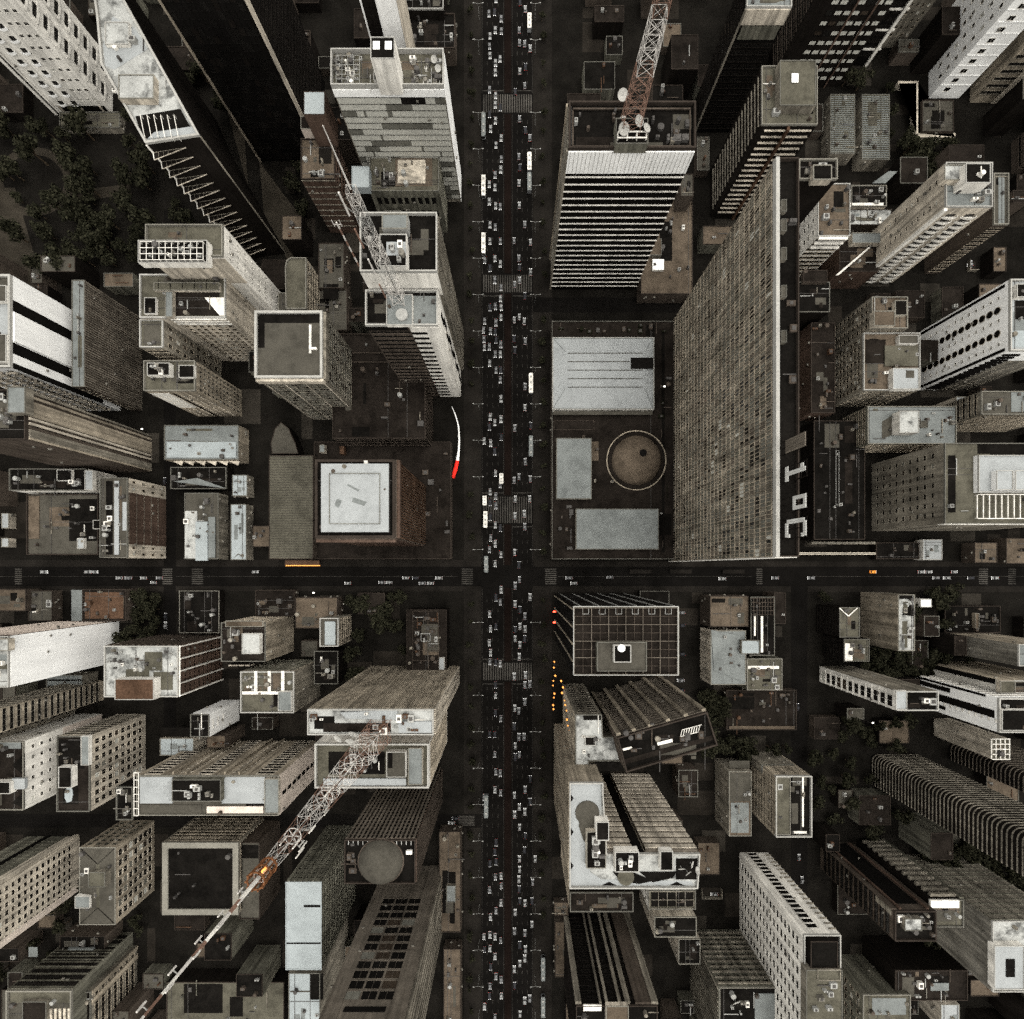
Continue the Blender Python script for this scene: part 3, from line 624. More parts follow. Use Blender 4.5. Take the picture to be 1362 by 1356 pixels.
zr = 19
b = MB(); o = [P(x, y, 15.1)[:2] for x, y in ((736, 543), (868, 543), (868, 451), (736, 451))]; o = [(p[0] - t.c[0], p[1] - t.c[1]) for p in o]
i_ = [P(x, y, 16.6)[:2] for x, y in ((752, 517), (857, 517), (857, 468), (752, 468))]; i_ = [(p[0] - t.c[0], p[1] - t.c[1]) for p in i_]
b.prism(o, 4.0, 5.6, 'roof_white', 'roof_white', i_); b.build('hip_roof', t.root)
for k in range(5):
    y = 470 + 11.3 * k; p = P(755, y, 16.8); q = P(855 if k != 1 else 838, y, 16.8); MB().box(p[0] - t.c[0], p[1] - t.c[1] - .15, 5.55, q[0] - t.c[0], p[1] - t.c[1] + .15, 5.85, 'roof_grey').build('roof_rib', t.root)
t.sheet((839, 476, 869, 491), 'black', 'dark_patch', z=16.7, dz=.1); t.sheet((736, 547, 868, 552), 'roof_grey', 'gutter', dz=-.4)  # flat black sheet laid on the hip roof
for a_, c_ in (((736, 451), (752, 468)), ((868, 451), (857, 468)), ((736, 543), (752, 517)), ((868, 543), (857, 517))):
    p = P(*a_, 15.1); q = P(*c_, 16.6); MB().bar((p[0] - t.c[0], p[1] - t.c[1], 4.1), (q[0] - t.c[0], q[1] - t.c[1], 5.65), .14, 'roof_pale').build('hip_rib', t.root)
t = B('pavilion', 'plain grey rectangular pavilion roof beside the dome on the podium', (740, 583, 787, 664), 14.5, 'stone', 'roof_pale', par=.25, z0=11.05)
t = B('pavilion', 'wide pale grey pavilion roof at the street end of the podium', (766, 677, 876, 731), 14.5, 'stone', 'roof_pale', par=.25, z0=11.05)
# the geodesic dome
p = P(846, 613, 11); t = thing('dome', 'round brown dome with white ring and dark hole on the podium', 'dome', (p[0], p[1], 11.03))
k = K(12); b = MB(); n = 40; r0 = 40 * k
for a in range(n):
    a0 = 6.28318 * a / n; a1 = 6.28318 * (a + 1) / n
    b.prism([(r0 * math.cos(a0), r0 * math.sin(a0)), (r0 * math.cos(a1), r0 * math.sin(a1)), ((r0 - .5) * math.cos(a1), (r0 - .5) * math.sin(a1)), ((r0 - .5) * math.cos(a0), (r0 - .5) * math.sin(a0))], 0, .9, 'beige')
b.build('ring', t)
def dome_mesh(r, h, m, m2=None, n=36, rings=9, seed=1, jit=.0):
    b = MB(); q = random.Random(seed); prev = None
    for i in range(rings + 1):
        f = math.pi / 2 * i / rings; st = len(b.v)
        for a in range(n):
            th = 6.28318 * (a + (i % 2) * .5) / n; b.v.append((r * math.cos(f) * math.cos(th), r * math.cos(f) * math.sin(th), h * math.sin(f) + q.uniform(-jit, jit)))
        if i:
            for a in range(n):
                c = (a + 1) % n; mm = b.mi(m if q.random() < .6 or not m2 else m2)
                b.f.append((st - n + a, st - n + c, st + a) if i % 2 else (st - n + a, st - n + c, st + c)); b.m.append(mm)
                b.f.append((st - n + c, st + c, st + a) if i % 2 else (st - n + a, st + c, st + a)); b.m.append(mm)
    return b
dome_mesh(33 * k, 8.5, 'roof_tan', None, 30, 9, 4).build('shell', t); MB().bar((1.6, 2.2, 8.3), (1.6, 2.2, 8.9), 1.9, 'black', n=12).build('oculus', t); MB().bar((0, 0, 0), (0, 0, .4), 37 * k, 'roof_brown', n=30).build('base', t)

t = B('slab_tower', 'huge slab tower with gridded brown glass wall facing the podium', (1031, 214, 1060, 741), 116, 'stone', 'roof_dark', par=1.4, pt=.5, pmat='brown', short='the huge gridded slab')
t.curtain('W', 92, 26, ('pane_mid', 'olive', 'stone', 'taupe', 'glass', 'pane_light'), (8, 5, 6, 5, 4.5, .4), (0.002, .998, .09, .985), 'beige', .26, 1.5, 77)
t.panel('S', (0, 1, 0, 1), 'white', .3); t.panel('N', (0, 1, 0, 1), 'dark', .2)
b = MB(); A = P(1031, 741, 116); C = P(1031, 214, 116); b.box(A[0] - t.c[0] - .5, A[1] - t.c[1], 115.4, A[0] - t.c[0] + .7, C[1] - t.c[1], 117.6, 'rim_white'); b.build('roof_edge', t.root)
t.clutter(8, 1046, 250, 1058, 560, 60, ('metal_dark', 'brown')); 
for y in (266, 292, 330, 380, 440): t.box(1039, y, 1046, y + 16, 1.6, 'stone', 'roof_grey', 'vent')
CN = t
t = B('roof_building', 'dark gabled rooms with white frames at the head of the huge slab', (1061, 214, 1112, 241), 100, 'dark', 'roof_dark', pmat='cream', par=1.0, short='the white framed rooms'); t.box(1081, 220, 1106, 240, 2.5, 'cream', 'roof_dark'); t.clutter(4, seed=61)
# temperature sign standing on the roof edge: a dim unlit digit, then 1, a small raised degree ring and C, facing the podium
def sign_block(name, label, cells, yn, w, h, zb, m):
    X = 87.2; t = thing(name, label, 'sign letter', (X, yn, 116.05), 'letters of the rooftop temperature sign'); b = MB(); z0 = zb - 116.05
    for (a0, v0, a1, v1) in cells:
        nx_ = max(1, round((a1 - a0) / .72)); nz = max(1, round((v1 - v0) / .72)); dx = (a1 - a0) / nx_; dz = (v1 - v0) / nz
        for i in range(nx_):
            for j in range(nz): b.box(-.3, -(a0 + (i + .94) * dx), z0 + v0 + (j + .06) * dz, 0, -(a0 + (i + .06) * dx), z0 + v0 + (j + .94) * dz, m)
    b.build('letter', t); f = MB()
    for k in range(5): f.box(.02, -w - .2, z0 + h * k / 4 - .06, .14, .2, z0 + h * k / 4 + .06, 'dark')
    for y in (-w, -w / 2, 0): f.box(.15, y - .1, 0, .35, y + .1, z0 + h, 'dark'); f.bar((.25, y, z0 + h * .7), (3.4, y, 0), .09, 'dark')
    f.build('frame', t); return t
sign_block('sign_digit', 'dim dotted digit panel at the head of the rooftop temperature sign', [(0, 0, 4.3, 11)], 40.9, 4.3, 11, 118.4, 'taupe')
sign_block('sign_letter', 'white digit one on the rooftop temperature sign', [(0, 0, 4.8, 1.7), (1.75, 1.7, 3.1, 11.2), (.5, 8.6, 1.75, 10.2)], 32.3, 4.8, 11.5, 118.2, 'lamp_sign')
sign_block('sign_letter', 'small white degree ring on the rooftop temperature sign', [(0, 0, 4.3, 1.3), (0, 5.8, 4.3, 7.1), (0, 1.3, 1.2, 5.8), (3.1, 1.3, 4.3, 5.8)], 22.3, 4.3, 7.1, 122.6, 'lamp_sign')
sign_block('sign_letter', 'large white letter C on the rooftop temperature sign', [(0, 1, 1.4, 10.6), (1.0, 0, 5.6, 1.5), (1.0, 10.1, 5.6, 11.6), (4.6, 1.5, 5.8, 2.6), (4.6, 9.0, 5.8, 10.1)], 15.2, 5.8, 11.6, 118.2, 'lamp_sign')

t = B('office_tower', 'dark tower with pale roof rim cut off by the top edge beside the mast', (992, -40, 1052, 12), 62, 'black', 'roof_pale', par=1, pmat='white', short='the pale rimmed dark tower')
t.panel('S', (0, 1, .90, 1), 'cream', .5, 'crown_band'); t.panel('S', (.08, .95, .80, .89), 'olive', .4); t.grid('S', 8, 2, .5, .5, (.1, .94, .80, .89), 'black', 'cream'); t.pole('S', 0, 'stone', .7, .6); t.bands('W', 16, .5, frame='dark'); t.bands('S', 14, .5, (.03, .97, .03, .78), frame='dark')
t = B('apartment_tower', 'tower with pale box on its roof and thin white balcony lines', (1012, 90, 1086, 168), 58, 'dark', 'roof_green', pmat='beige', par=.9, short='the pale roof box')
t.box(1037, 81, 1085, 141, 4, 'stone', 'roof_green'); t.sheet((1053, 98, 1062, 110), 'white_clean', dz=4.4, name='hatch'); t.slabs('S', 17, 1.5, .3, (.1, .95, .03, .97), 'cream', 'balcony_slab'); t.slabs('W', 17, .9, .3, (.1, .95, .03, .97), 'stone', 'balcony_slab'); t.pole('S', .5, 'rust', 1.2, 1.7); t.clutter(6, 1014, 100, 1034, 164, 62)
t = B('office_tower', 'dark tower face with rows of white window blocks at the top edge', (1022, 40, 1114, 116), 96, 'dark', 'roof_dark', base=True, short='the white window blocks')
t.grid('S', 7, 20, .72, .42, (.22, .99, .03, .99), 'pane_light', 'black'); t.pole('S', .55, 'redbrown', .8, .6); t.pole('S', .80, 'redbrown', .8, .6); t.bands('W', 20, .5, frame='brown')
t = B('office_tower', 'black tower with one white pier and four white cross bars', (1116, 20, 1152, 88), 92, 'black', 'roof_dark', base=True, short='the white cross bars')
t.pole('S', .94, 'white', 1.6, 1.2); t.slabs('S', 9, .9, .8, (.1, 1.1, 0, .95), 'white'); t.bands('S', 24, .4, frame='dark')
t = B('apartment_tower', 'brown grey tower with small dark windows between the black and white towers', (1168, 20, 1198, 64), 88, 'stone', 'roof_grey', base=True); t.grid('S', 4, 22, .35, .4); t.grid('W', 4, 22, .35, .4, glass='black')
t = B('apartment_tower', 'bright white corner tower with a ladder of dark openings near the top corner', (1235, 48, 1275, 131), 92, 'white_clean', 'roof_pale', base=True, short='the bright white corner tower')
t.grid('W', 5, 17, .25, .38, glass='glass', frame='white'); t.grid('S', 1, 17, .30, .42, (.05, .65, .03, .97), 'black', 'white'); t.slabs('S', 17, .5, .4, (.02, .98, .03, 1), 'white_clean')
t = B('apartment_tower', 'stone grey tower wall beside the bright white corner tower', (1290, 90, 1326, 137), 84, 'beige', 'roof_grey', base=True); t.bands('S', 20, .4, frame='stone'); t.pole('S', .9, 'cream', 3.5, .6)
for i, (r, lb) in enumerate((((1104, 126, 1137, 205), 'pale louvred shed roof with shadowed edge below the white window blocks'), ((1146, 126, 1183, 213), 'brighter louvred shed roof, wider of the pair below the tower faces'))):
    t = B('shed', lb, r, 8, 'stone', 'roof_pale', par=.25, short='the louvred sheds')
    b = MB()
    for j in range(30):
        y = r[1] + 2 + j * (r[3] - r[1] - 4) / 29; p = P(r[0] + 1, y, 8); q = P(r[2] - 1, y, 8); b.box(p[0] - t.c[0], p[1] - t.c[1] - .18, 8.03, q[0] - t.c[0], p[1] - t.c[1] + .18, 8.35, 'roof_green')
    b.build('roof_louvre', t.root)
t = B('boundary_wall', 'pale L shaped yard wall beside the louvred sheds', [(1195, 108), (1222, 108), (1222, 182), (1270, 182), (1270, 178), (1218, 178), (1218, 112), (1195, 112)], 4, 'cream', 'cream', par=0, cat='wall')
t = B('yard_building', 'dull square yard building inside the pale L shaped wall', (1226, 134, 1268, 176), 5, 'brown', 'roof_grey', par=.4)
t = B('apartment_tower', 'long cream tower with stacked curved balconies and a dark roof hatch box', (1256, 218, 1318, 277), 58, 'cream', 'roof_pale', par=1, pmat='white', short='the curved balcony tower')
t.balconies('S', 2, 17, 1.7, .8, (.12, .95, .02, .95), 'white', 'glass', True); t.grid('W', 2, 15, .2, .3, frame='cream'); t.box(1284, 218, 1317, 244, 6, 'white', 'roof_dark'); t.box(1256, 220, 1282, 240, 3, 'cream', 'roof_stained'); t.pole('S', .03, 'white', 1.5, 1.2); t.clutter(4, 1284, 255, 1316, 274, 64)
t.clutter(3, 1290, 222, 1312, 238, 65, ('white',), 1.6, z=64.1)
t = B('apartment_building', 'lower grey strip roofed building behind the curved balcony tower', (1320, 232, 1340, 300), 40, 'brown', 'roof_grey', pmat='beige'); t.sheet((1328, 234, 1336, 298), 'roof_pale'); t.bands('S', 12)
t = B('apartment_tower', 'dark brown tower wall slanting off the edge above the round windowed tower', (1345, 190, 1400, 232), 66, 'brown', 'roof_brown', base=True); t.bands('S', 20, .45, frame='brown'); t.bands('W', 20, .45, frame='brown')
t = B('office_building', 'flat brownish roof with white side wall next to the huge slab', (1087, 245, 1130, 315), 34, 'white', 'roof_tan', par=.6, short='the flat brownish roof'); t.grid('W', 4, 8, .35, .4, glass='glass', frame='white'); t.slabs('S', 3, 2.4, .8, (.05, .95, .7, 1), 'white', 'stair_landing'); t.clutter(3, seed=66); t.bands('S', 9)
t = B('house', 'small building with white roof strip and slanted canopy beside the flat brownish roof', (1131, 248, 1178, 276), 12, 'cream', 'roof_dark', pmat='cream'); t.sheet((1131, 270, 1175, 275), 'white', dz=.5, th=.4); t.sheet([(1160, 244), (1182, 228), (1194, 228), (1178, 244)], 'roof_pale', dz=2, th=.3); t.clutter(4, seed=67)
t = B('house', 'house with stained roof panes below the white roof strip', (1128, 279, 1186, 300), 10, 'brown', 'roof_stained', par=.4); t.clutter(5, seed=68)
t = B('house', 'sloping red brown roof with one white edge below the stained roof panes', (1116, 322, 1168, 362), 16, 'redbrown', 'roof_brown', par=.3, short='the red brown sloping roof'); t.sheet([(1112, 366), (1116, 366), (1171, 318), (1168, 318)], 'white', dz=.9, th=.6); t.box(1133, 310, 1172, 324, 3, 'cream', 'roof_pale')
t = B('house', 'dark roof with rough pale rim behind the huge slab', (1060, 376, 1103, 416), 20, 'dark', 'roof_dark', pmat='stone', par=.6); t.clutter(6, 1062, 358, 1100, 374, 69, ('metal_dark', 'brown'), z=20); t.box(1068, 360, 1100, 376, 2, 'brown', 'roof_brown')
t = B('apartment_building', 'brown block with cluttered peach roofs above the terrace block', (1158, 396, 1206, 438), 30, 'stone', 'roof_tan', par=.9, pmat='cream'); t.box(1162, 414, 1190, 434, 3, 'cream', 'roof_tan'); t.box(1190, 400, 1206, 420, 2, 'cream', 'roof_dark'); t.grid('W', 4, 8, .5, .5); t.grid('S', 4, 8, .5, .5); t.clutter(6, seed=72)
t = B('apartment_building', 'terrace block with white rims, pale roof sheet and window dotted side', (1147, 444, 1222, 520), 26, 'stone', 'roof_tan', par=1.1, pmat='white', short='the white rimmed terrace block'); t.grid('W', 8, 8, .55, .55, frame='beige'); t.grid('S', 7, 8, .4, .5, frame='beige'); t.sheet((1177, 460, 1221, 487), 'roof_green', dz=.8, th=.7); t.box(1187, 490, 1222, 518, 3, 'white', 'roof_white'); t.box(1195, 446, 1221, 458, 2, 'white', 'roof_grey'); t.sheet((1205, 493, 1216, 503), 'roof_grey', dz=3.1); t.sheet((1151, 452, 1178, 484), 'roof_brown'); t.clutter(4, 1150, 490, 1184, 516, 73)
t = B('apartment_tower', 'white tower with two columns of round dark windows', (1341, 373, 1420, 468), 50, 'white_clean', 'roof_white', par=1.2, pt=.8, pmat='white_clean', short='the round windowed tower')
me = MB().bar((0, 0, 0), (0, -.16, 0), 1.5, 'black', n=18).bar((0, .02, 0), (0, -.08, 0), 1.75, 'cream', n=18).mesh('round_window')
for u in (.35, .68):
    for j in range(12): t.put('W', me, 'round_window', t.edge('W')[1] * u, t.z * (.06 + .076 * j)); t.nwin += 1
for u in (.18, .50, .84): t.grid('W', 1, 12, .5, .22, (u - .04, u + .04, .03, .95), 'black', 'white')
t.panel('W', (.03, .07, 0, .97), 'black', .25, 'dark_recess'); t.panel('W', (.93, .97, 0, .97), 'black', .25, 'dark_recess'); t.slabs('S', 16, 1.3, 1.1, (.02, .3, .03, .95), 'black', 'dark_notch'); t.grid('S', 3, 14, .5, .4, (.35, .98, .02, .8), 'glass', 'stone'); t.panel('S', (.32, 1, 0, .8), 'grey', .05); t.sheet((1350, 400, 1380, 425), 'roof_dark'); t.sheet((1346, 440, 1380, 462), 'roof_blue'); t.box(1352, 378, 1380, 396, 2, 'white', 'roof_dark')
t = B('office_building', 'pale rectangular roof with raised box and painted shadow beside the grey window wall', (1153, 541, 1271, 591), 20, 'olive', 'roof_pale', par=.7, pmat='beige', short='the pale box roof'); t.box(1196, 547, 1222, 576, 5, 'white', 'roof_stained'); t.sheet([(1173, 561), (1196, 547), (1196, 576), (1173, 584)], 'roof_grey'); t.box(1224, 560, 1234, 569, 1, 'stone', 'roof_grey'); t.bands('S', 6, .4); t.bands('W', 6, .4); t.clutter(4, 1226, 545, 1268, 588, 74)  # slanted grey sheet is the raised box's shadow, painted onto the roof
t = B('office_building', 'grey roofed building with a white hut on its corner near the round windowed tower', (1304, 521, 1420, 552), 32, 'stone', 'roof_grey', par=.7, pmat='beige', short='the white hut roof'); t.bands('W', 9, .4); t.bands('S', 9, .4); t.sheet((1345, 522, 1380, 548), 'roof_pale', dz=.2); t.clutter(4, seed=75)
t = B('house', 'small white roofed house in front of the grey roof with hut', (1271, 528, 1288, 543), 16, 'cream', 'roof_white', par=.3)
t = B('apartment_tower', 'brown grey window wall tower with white stepped roof at the right edge', (1255, 590, 1420, 697), 47, 'stone', 'roof_green', par=.8, pmat='stone', short='the grey window wall tower')
t.grid('W', 7, 9, .42, .3, (.06, .94, .05, .92), 'black', 'stone'); t.sheet((1261, 606, 1271, 682), 'roof_dark', 'dark_patch', dz=.1); t.box(1300, 606, 1420, 655, 2, 'white_clean', 'roof_white', par=.8); t.box(1325, 626, 1347, 652, 2.5, 'white_clean', 'roof_white', zb=49.05); t.box(1350, 626, 1372, 652, 2.5, 'white_clean', 'roof_white', zb=49.05); t.rails(1300, 658, 1390, 690, 11, 1, 'white', .35, 1.4); t.sheet((1300, 590, 1420, 604), 'roof_dark'); t.panel('S', (0, 1, .93, 1), 'white', .3)
t = B('hut', 'single white flat roof by the cross street under the grey window wall', (1227, 718, 1253, 745), 6, 'white', 'roof_white', par=.2)
t = B('low_building', 'dark roofed lot building left of the single white roof', (1165, 722, 1222, 744), 5, 'dark', 'roof_dark', par=.3); t = B('low_building', 'two beige gable pieces near the street at the edge', (1296, 722, 1326, 749), 8, 'brown', 'roof_tan', par=.2); t = B('low_building', 'broad beige roof at the edge beside the cross street', (1338, 716, 1400, 750), 9, 'brown', 'roof_tan', par=.2)
t = B('boundary_wall', 'thin pale street wall running from the huge slab to the window wall tower', (1034, 735, 1165, 738), 5, 'cream', 'rim_beige', par=0, cat='wall'); t = B('boundary_wall', 'shorter pale wall behind the rooftop temperature sign', (1080, 721, 1165, 724), 5, 'stone', 'rim_stone', par=0, cat='wall')
t = B('low_building', 'wide black roof between the temperature sign and the window wall', (1082, 560, 1150, 718), 12, 'dark', 'roof_dark', par=.4, pmat='brown', short='the wide black roof'); t.clutter(14, seed=76, mats=('metal_dark', 'brown')); t.rails(1112, 600, 1116, 672, 1, 1, 'metal', .15, .5)
t = B('low_building', 'reddish dark roofs behind the middle of the huge slab', (1078, 430, 1110, 550), 14, 'redbrown', 'roof_brown', par=.5, pmat='brown'); t.clutter(9, seed=78, mats=('metal_dark', 'brown', 'rust'))

# ------------------------------------------------------------------ buildings, lower left
t = B('house', 'sand coloured flat roof on the photo edge below the cross street', (-40, 784, 35, 813), 9, 'brown', 'roof_tan', par=.3); t.panel('S', (0, 1, 0, 1), 'redbrown', .05)
t = B('house', 'red brown tiled roof with white side strip below the cross street', (110, 784, 168, 826), 8, 'brown', 'roof_brown', par=.3, short='the red brown tiled roof'); t.sheet((95, 785, 109, 826), 'roof_pale', dz=-.5, th=.4); t.sheet((113, 788, 164, 823), 'rust', dz=.06); t.clutter(5, seed=90, mats=('rust', 'brown'))
t = B('house', 'dim grey roof with crossing pipes beside the sand coloured roof', (38, 786, 70, 826), 6, 'brown', 'roof_grey', par=.3); t.clutter(5, seed=91)
t = B('parking_roof', 'dark parking roof outlined in white beside the four ledged building', (239, 786, 292, 842), 5, 'dark', 'roof_dark', par=.5, pt=.3, pmat='beige', cat='roof'); t.clutter(8, seed=92, mats=('metal_dark', 'metal'))
t = B('apartment_tower', 'tower with huge blank white side wall', (-90, 846, 14, 914), 60, 'white_clean', 'roof_stained', par=1, pmat='white', short='the huge blank white wall'); t.panel('N', (0, 1, 0, 1), 'rust', .1); t.bands('N', 17, .4, frame='pink', step=4); t.panel('E', (0, 1, 0, 1), 'white_clean', .2, 'blank_wall'); t.box(-20, 850, 12, 866, 2.5, 'cream', 'roof_stained'); t.clutter(4, -40, 870, 10, 910, 93)
t = B('shed', 'striped corrugated shed roof tucked under the huge blank white wall', (62, 898, 110, 929), 10, 'stone', 'roof_pale', par=.3)
for i in range(3): t.sheet((64, 904 + i * 8, 108, 906 + i * 8), 'roof_dark', 'roof_seam')
t = B('apartment_building', 'dark brown building with stained white roof and five white ledges', (140, 859, 238, 927), 36, 'redbrown', 'roof_stained', par=.9, pt=.6, pmat='white_clean', short='the five ledged brown building')
t.slabs('E', 1, .9, .5, (0, 1, .9, 1), 'white'); 
for u in (.02, .26, .5, .74, .98): t.pole('E', u, 'white', .55, .9, 'ledge_pier')
t.grid('E', 12, 9, .5, .4, (.04, .96, .03, .92), 'black', 'redbrown'); t.fins('N', 12, .6, .3, m='brown'); t.bands('N', 9, .5, frame='brown'); t.box(153, 903, 205, 931, 4.5, 'white', 'rust'); t.sheet((204, 894, 230, 918), 'roof_green', 'stain', dz=.05); t.clutter(14, 145, 862, 234, 895, 94, ('white', 'metal', 'metal_dark'), 1.6)
t = B('apartment_building', 'beige walled block with dark cluttered roof and white roof stairs', (295, 828, 354, 880), 31, 'beige', 'roof_brown', par=.8, pmat='stone', short='the beige walled block'); t.panel('E', (0, 1, 0, 1), 'beige', .1, 'blank_wall'); t.box(322, 843, 346, 870, 2.6, 'white', 'roof_stained'); t.box(300, 826, 350, 834, 1.5, 'cream', 'roof_tan'); t.bands('N', 8); t.clutter(9, 297, 830, 320, 868, 95)
p = P(318, 884, 30); bt = thing('billboard', 'dark rooftop panel with rows of tiny pale dashes beside the beige walled block', 'billboard', (p[0], p[1], 25)); b = MB().box(-6, -.2, 0, 6, .2, 5, 'dark')
for j in range(4):
    for i in range(22):
        if (i * 7 + j * 5) % 6: b.box(-5.6 + i * .51, -1.0 + .0, .6 + j * 1.1, -5.6 + i * .51 + .3, -.2, 1.1 + j * 1.1, 'cream')
b.build('panel', bt); MB().box(-5, .2, -25, -4.6, .6, 4, 'metal_dark').box(4.6, .2, -25, 5, .6, 4, 'metal_dark').build('post', bt)
t = B('low_building', 'plain beige low roof near the street beside the blue framed hut', (393, 795, 449, 836), 9, 'brown', 'roof_tan', par=.3)
t = B('low_building', 'reddish dim roof at the street beside the beige low roof', (340, 785, 392, 820), 5, 'brown', 'roof_brown', par=.3); t.clutter(5, seed=96, mats=('metal_dark', 'brown'))
t = B('office_building', 'narrow block with a pale blue roof light inside a white frame', (426, 822, 451, 860), 20, 'stone', 'roof_grey', par=1, pt=.6, pmat='white', short='the blue framed hut'); t.sheet((432, 827, 446, 858), 'roof_blue', 'skylight', dz=.4, th=.3); t.bands('E', 6)
t = B('office_building', 'dark lower block below the blue framed roof light', (418, 866, 450, 910), 14, 'dark', 'roof_dark', par=.4, pmat='stone'); t.clutter(5, seed=97)
t = B('boundary_wall', 'thin white angled yard wall in the dark lot', [(456, 803), (475, 803), (475, 814), (473.5, 814), (473.5, 804.5), (456, 804.5)], 2, 'white', 'white', par=0, cat='wall')
t = B('plant_roof', 'dark machinery roof in a thin brown frame beside the avenue', (541, 811, 594, 893), 12, 'dark', 'roof_brown', par=.5, pt=.3, pmat='brown', cat='building', short='the dark machinery roof'); t.rails(549, 813, 583, 892, 1, 6, 'brown', .2, .6); t.clutter(26, 550, 815, 584, 890, 98, ('metal_dark', 'brown', 'rust', 'metal')); t.box(584, 875, 591, 891, 1.5, 'white', 'roof_white', 'vent'); t.rails(560, 843, 572, 853, 1, 1, 'metal', .25, .8)
t = B('office_building', 'block with white roof beams and a beige blank side', (321, 893, 392, 948), 32, 'beige', 'roof_green', par=1, pt=.6, pmat='white', short='the white beamed roof'); t.panel('E', (0, 1, 0, 1), 'stone', .1, 'blank_wall'); t.bands('N', 8, .4, frame='olive')
for x in (338, 356, 374): t.sheet((x, 893, x + 4, 922), 'white', 'roof_beam', dz=1, th=.6)
t.sheet((322, 920, 372, 924), 'white', 'roof_beam', dz=1.1, th=.6); t.box(370, 920, 388, 946, 2, 'white', 'roof_pale'); t.clutter(8, 324, 897, 370, 918, 99)
t = B('apartment_building', 'bright white walled building with a small black roof', (254, 950, 279, 980), 27, 'white_clean', 'roof_dark', par=.7, pmat='stone', short='the small black roof'); t.grid('E', 1, 3, .5, .18, (.1, .9, .5, 1), 'black', 'white'); t.panel('E', (0, 1, 0, 1), 'white_clean', .05); t.clutter(3, seed=100)
t = B('house', 'pale stair roof beside the small black roof', (213, 982, 258, 1005), 16, 'cream', 'roof_blue', par=.3); t.sheet((214, 968, 258, 980), 'roof_dark')
t = B('apartment_building', 'wide apartment block with bright hipped roofs and five striped walls facing the street', (183, 1031, 372, 1084), 46, 'beige', 'roof_grey', par=.9, pt=.5, pmat='cream', short='the bright hipped roofs')
for u0, u1 in ((.02, .2), (.46, .60), (.82, .98)): t.cols('N', 1, 14, .7, .62, (u0, u1, .0, .98), 'black', 'cream')
for u0, u1 in ((.24, .44), (.62, .80)): t.grid('N', 3, 13, .2, .25, (u0, u1, 0, .97), 'black', 'cream'); t.fins('N', 2, 1.3, .12, (u0, u1, 0, .99), 'beige', 'wall_rib')
t.panel('E', (0, 1, 0, 1), 'pink', .15); t.grid('E', 1, 7, .5, .0001, (.3, .7, .2, .9)) if False else None
for j in range(7): t.put('E', MB().box(-.9, -.3, 0, .9, .05, 3.6, 'black').mesh('slot_window'), 'slot_window', t.edge('E')[1] * .48, 40 - 5.4 * j)
for (x0, y0, x1, y1) in ((186, 1034, 229, 1069), (295, 1034, 352, 1069)):
    t.sheet((x0, y0, x1, y1), 'roof_white', dz=.9, th=.8, name='roof_slab'); cxm = (x0 + x1) / 2
    o = [P(x, y, 47)[:2] for x, y in ((x0, y1), (x1, y1), (x1, y0), (x0, y0))]; q_ = [P(x, y, 49)[:2] for x, y in ((x0 + 12, y1 - 14), (x1 - 12, y1 - 14), (x1 - 12, y0 + 14), (x0 + 12, y0 + 14))]
    MB().prism([(p[0] - t.c[0], p[1] - t.c[1]) for p in o], 46.95, 48.8, 'roof_white', 'roof_white', [(p[0] - t.c[0], p[1] - t.c[1]) for p in q_]).build('hip_roof', t.root)
t.box(229, 1037, 294, 1066, 4, 'olive', 'roof_dark', 'plant_room'); t.clutter(8, 232, 1040, 290, 1062, 101, z=50.1); t.box(352, 1036, 371, 1082, 1.5, 'cream', 'roof_pale'); t.sheet((187, 1071, 268, 1083), 'roof_grey', dz=.3); t.sheet((275, 1073, 350, 1082), 'pink', dz=.6, th=.5)
t.rails(178, 1028, 184, 1085, 1, 6, 'white', .25, 1.2)
t = B('annex', 'dark annex roof with pale rim left of the bright hipped roofs', (156, 1046, 178, 1090), 38, 'dark', 'roof_dark', pmat='stone'); t.clutter(5, seed=102)
t = B('office_tower', 'concrete ribbed tower with ragged white roof and tall leaning lattice mast', (410, 943, 577, 977), 84, 'beige', 'roof_stained', par=1.0, pt=.5, pmat='white', short='the ragged white roof'); MASTB = t
t.fins('N', 60, .4, .5, m='beige'); t.slabs('N', 26, .55, .25, m='stone'); t.fins('E', 14, .7, .5, m='cream'); t.sheet((430, 962, 520, 974), 'roof_brown', dz=.1); t.sheet((418, 953, 445, 970), 'roof_dark', dz=.05); t.sheet([(452, 948), (528, 944), (530, 958), (460, 956)], 'roof_white', dz=.6, th=.5); t.sheet((530, 960, 574, 975), 'roof_white', dz=.8, th=.7); t.clutter(16, seed=103, mats=('white', 'metal', 'rust'))
for i, (x, y, r, lb) in enumerate(((452, 980, 1.9, 'white dish set furthest from the mast on the ragged white roof'), (472, 974, 1.9, 'upper white dish of the close pair beside the mast foot'), (467, 983, 1.7, 'lower white dish of the close pair beside the mast foot'))): dish(x, y, 86, r, lb, -.6 + .3 * i, .7)
t = B('office_tower', 'white framed roof with sunken courts under the lattice mast', (420, 988, 571, 1047), 58, 'white', 'roof_green', par=1.5, pt=.9, pmat='white', short='the white framed courts')
t.sheet((437, 1000, 512, 1030), 'roof_dark', dz=.05); t.box(514, 1000, 540, 1034, 3, 'white', 'roof_grey'); t.box(543, 995, 562, 1044, 2, 'cream', 'roof_pale'); t.sheet((430, 1036, 540, 1045), 'roof_white', dz=.8, th=.7); t.bands('E', 16); t.sheet((516, 1002, 522, 1022), 'roof_dark', dz=3.1); t.clutter(7, 440, 1002, 510, 1030, 104)
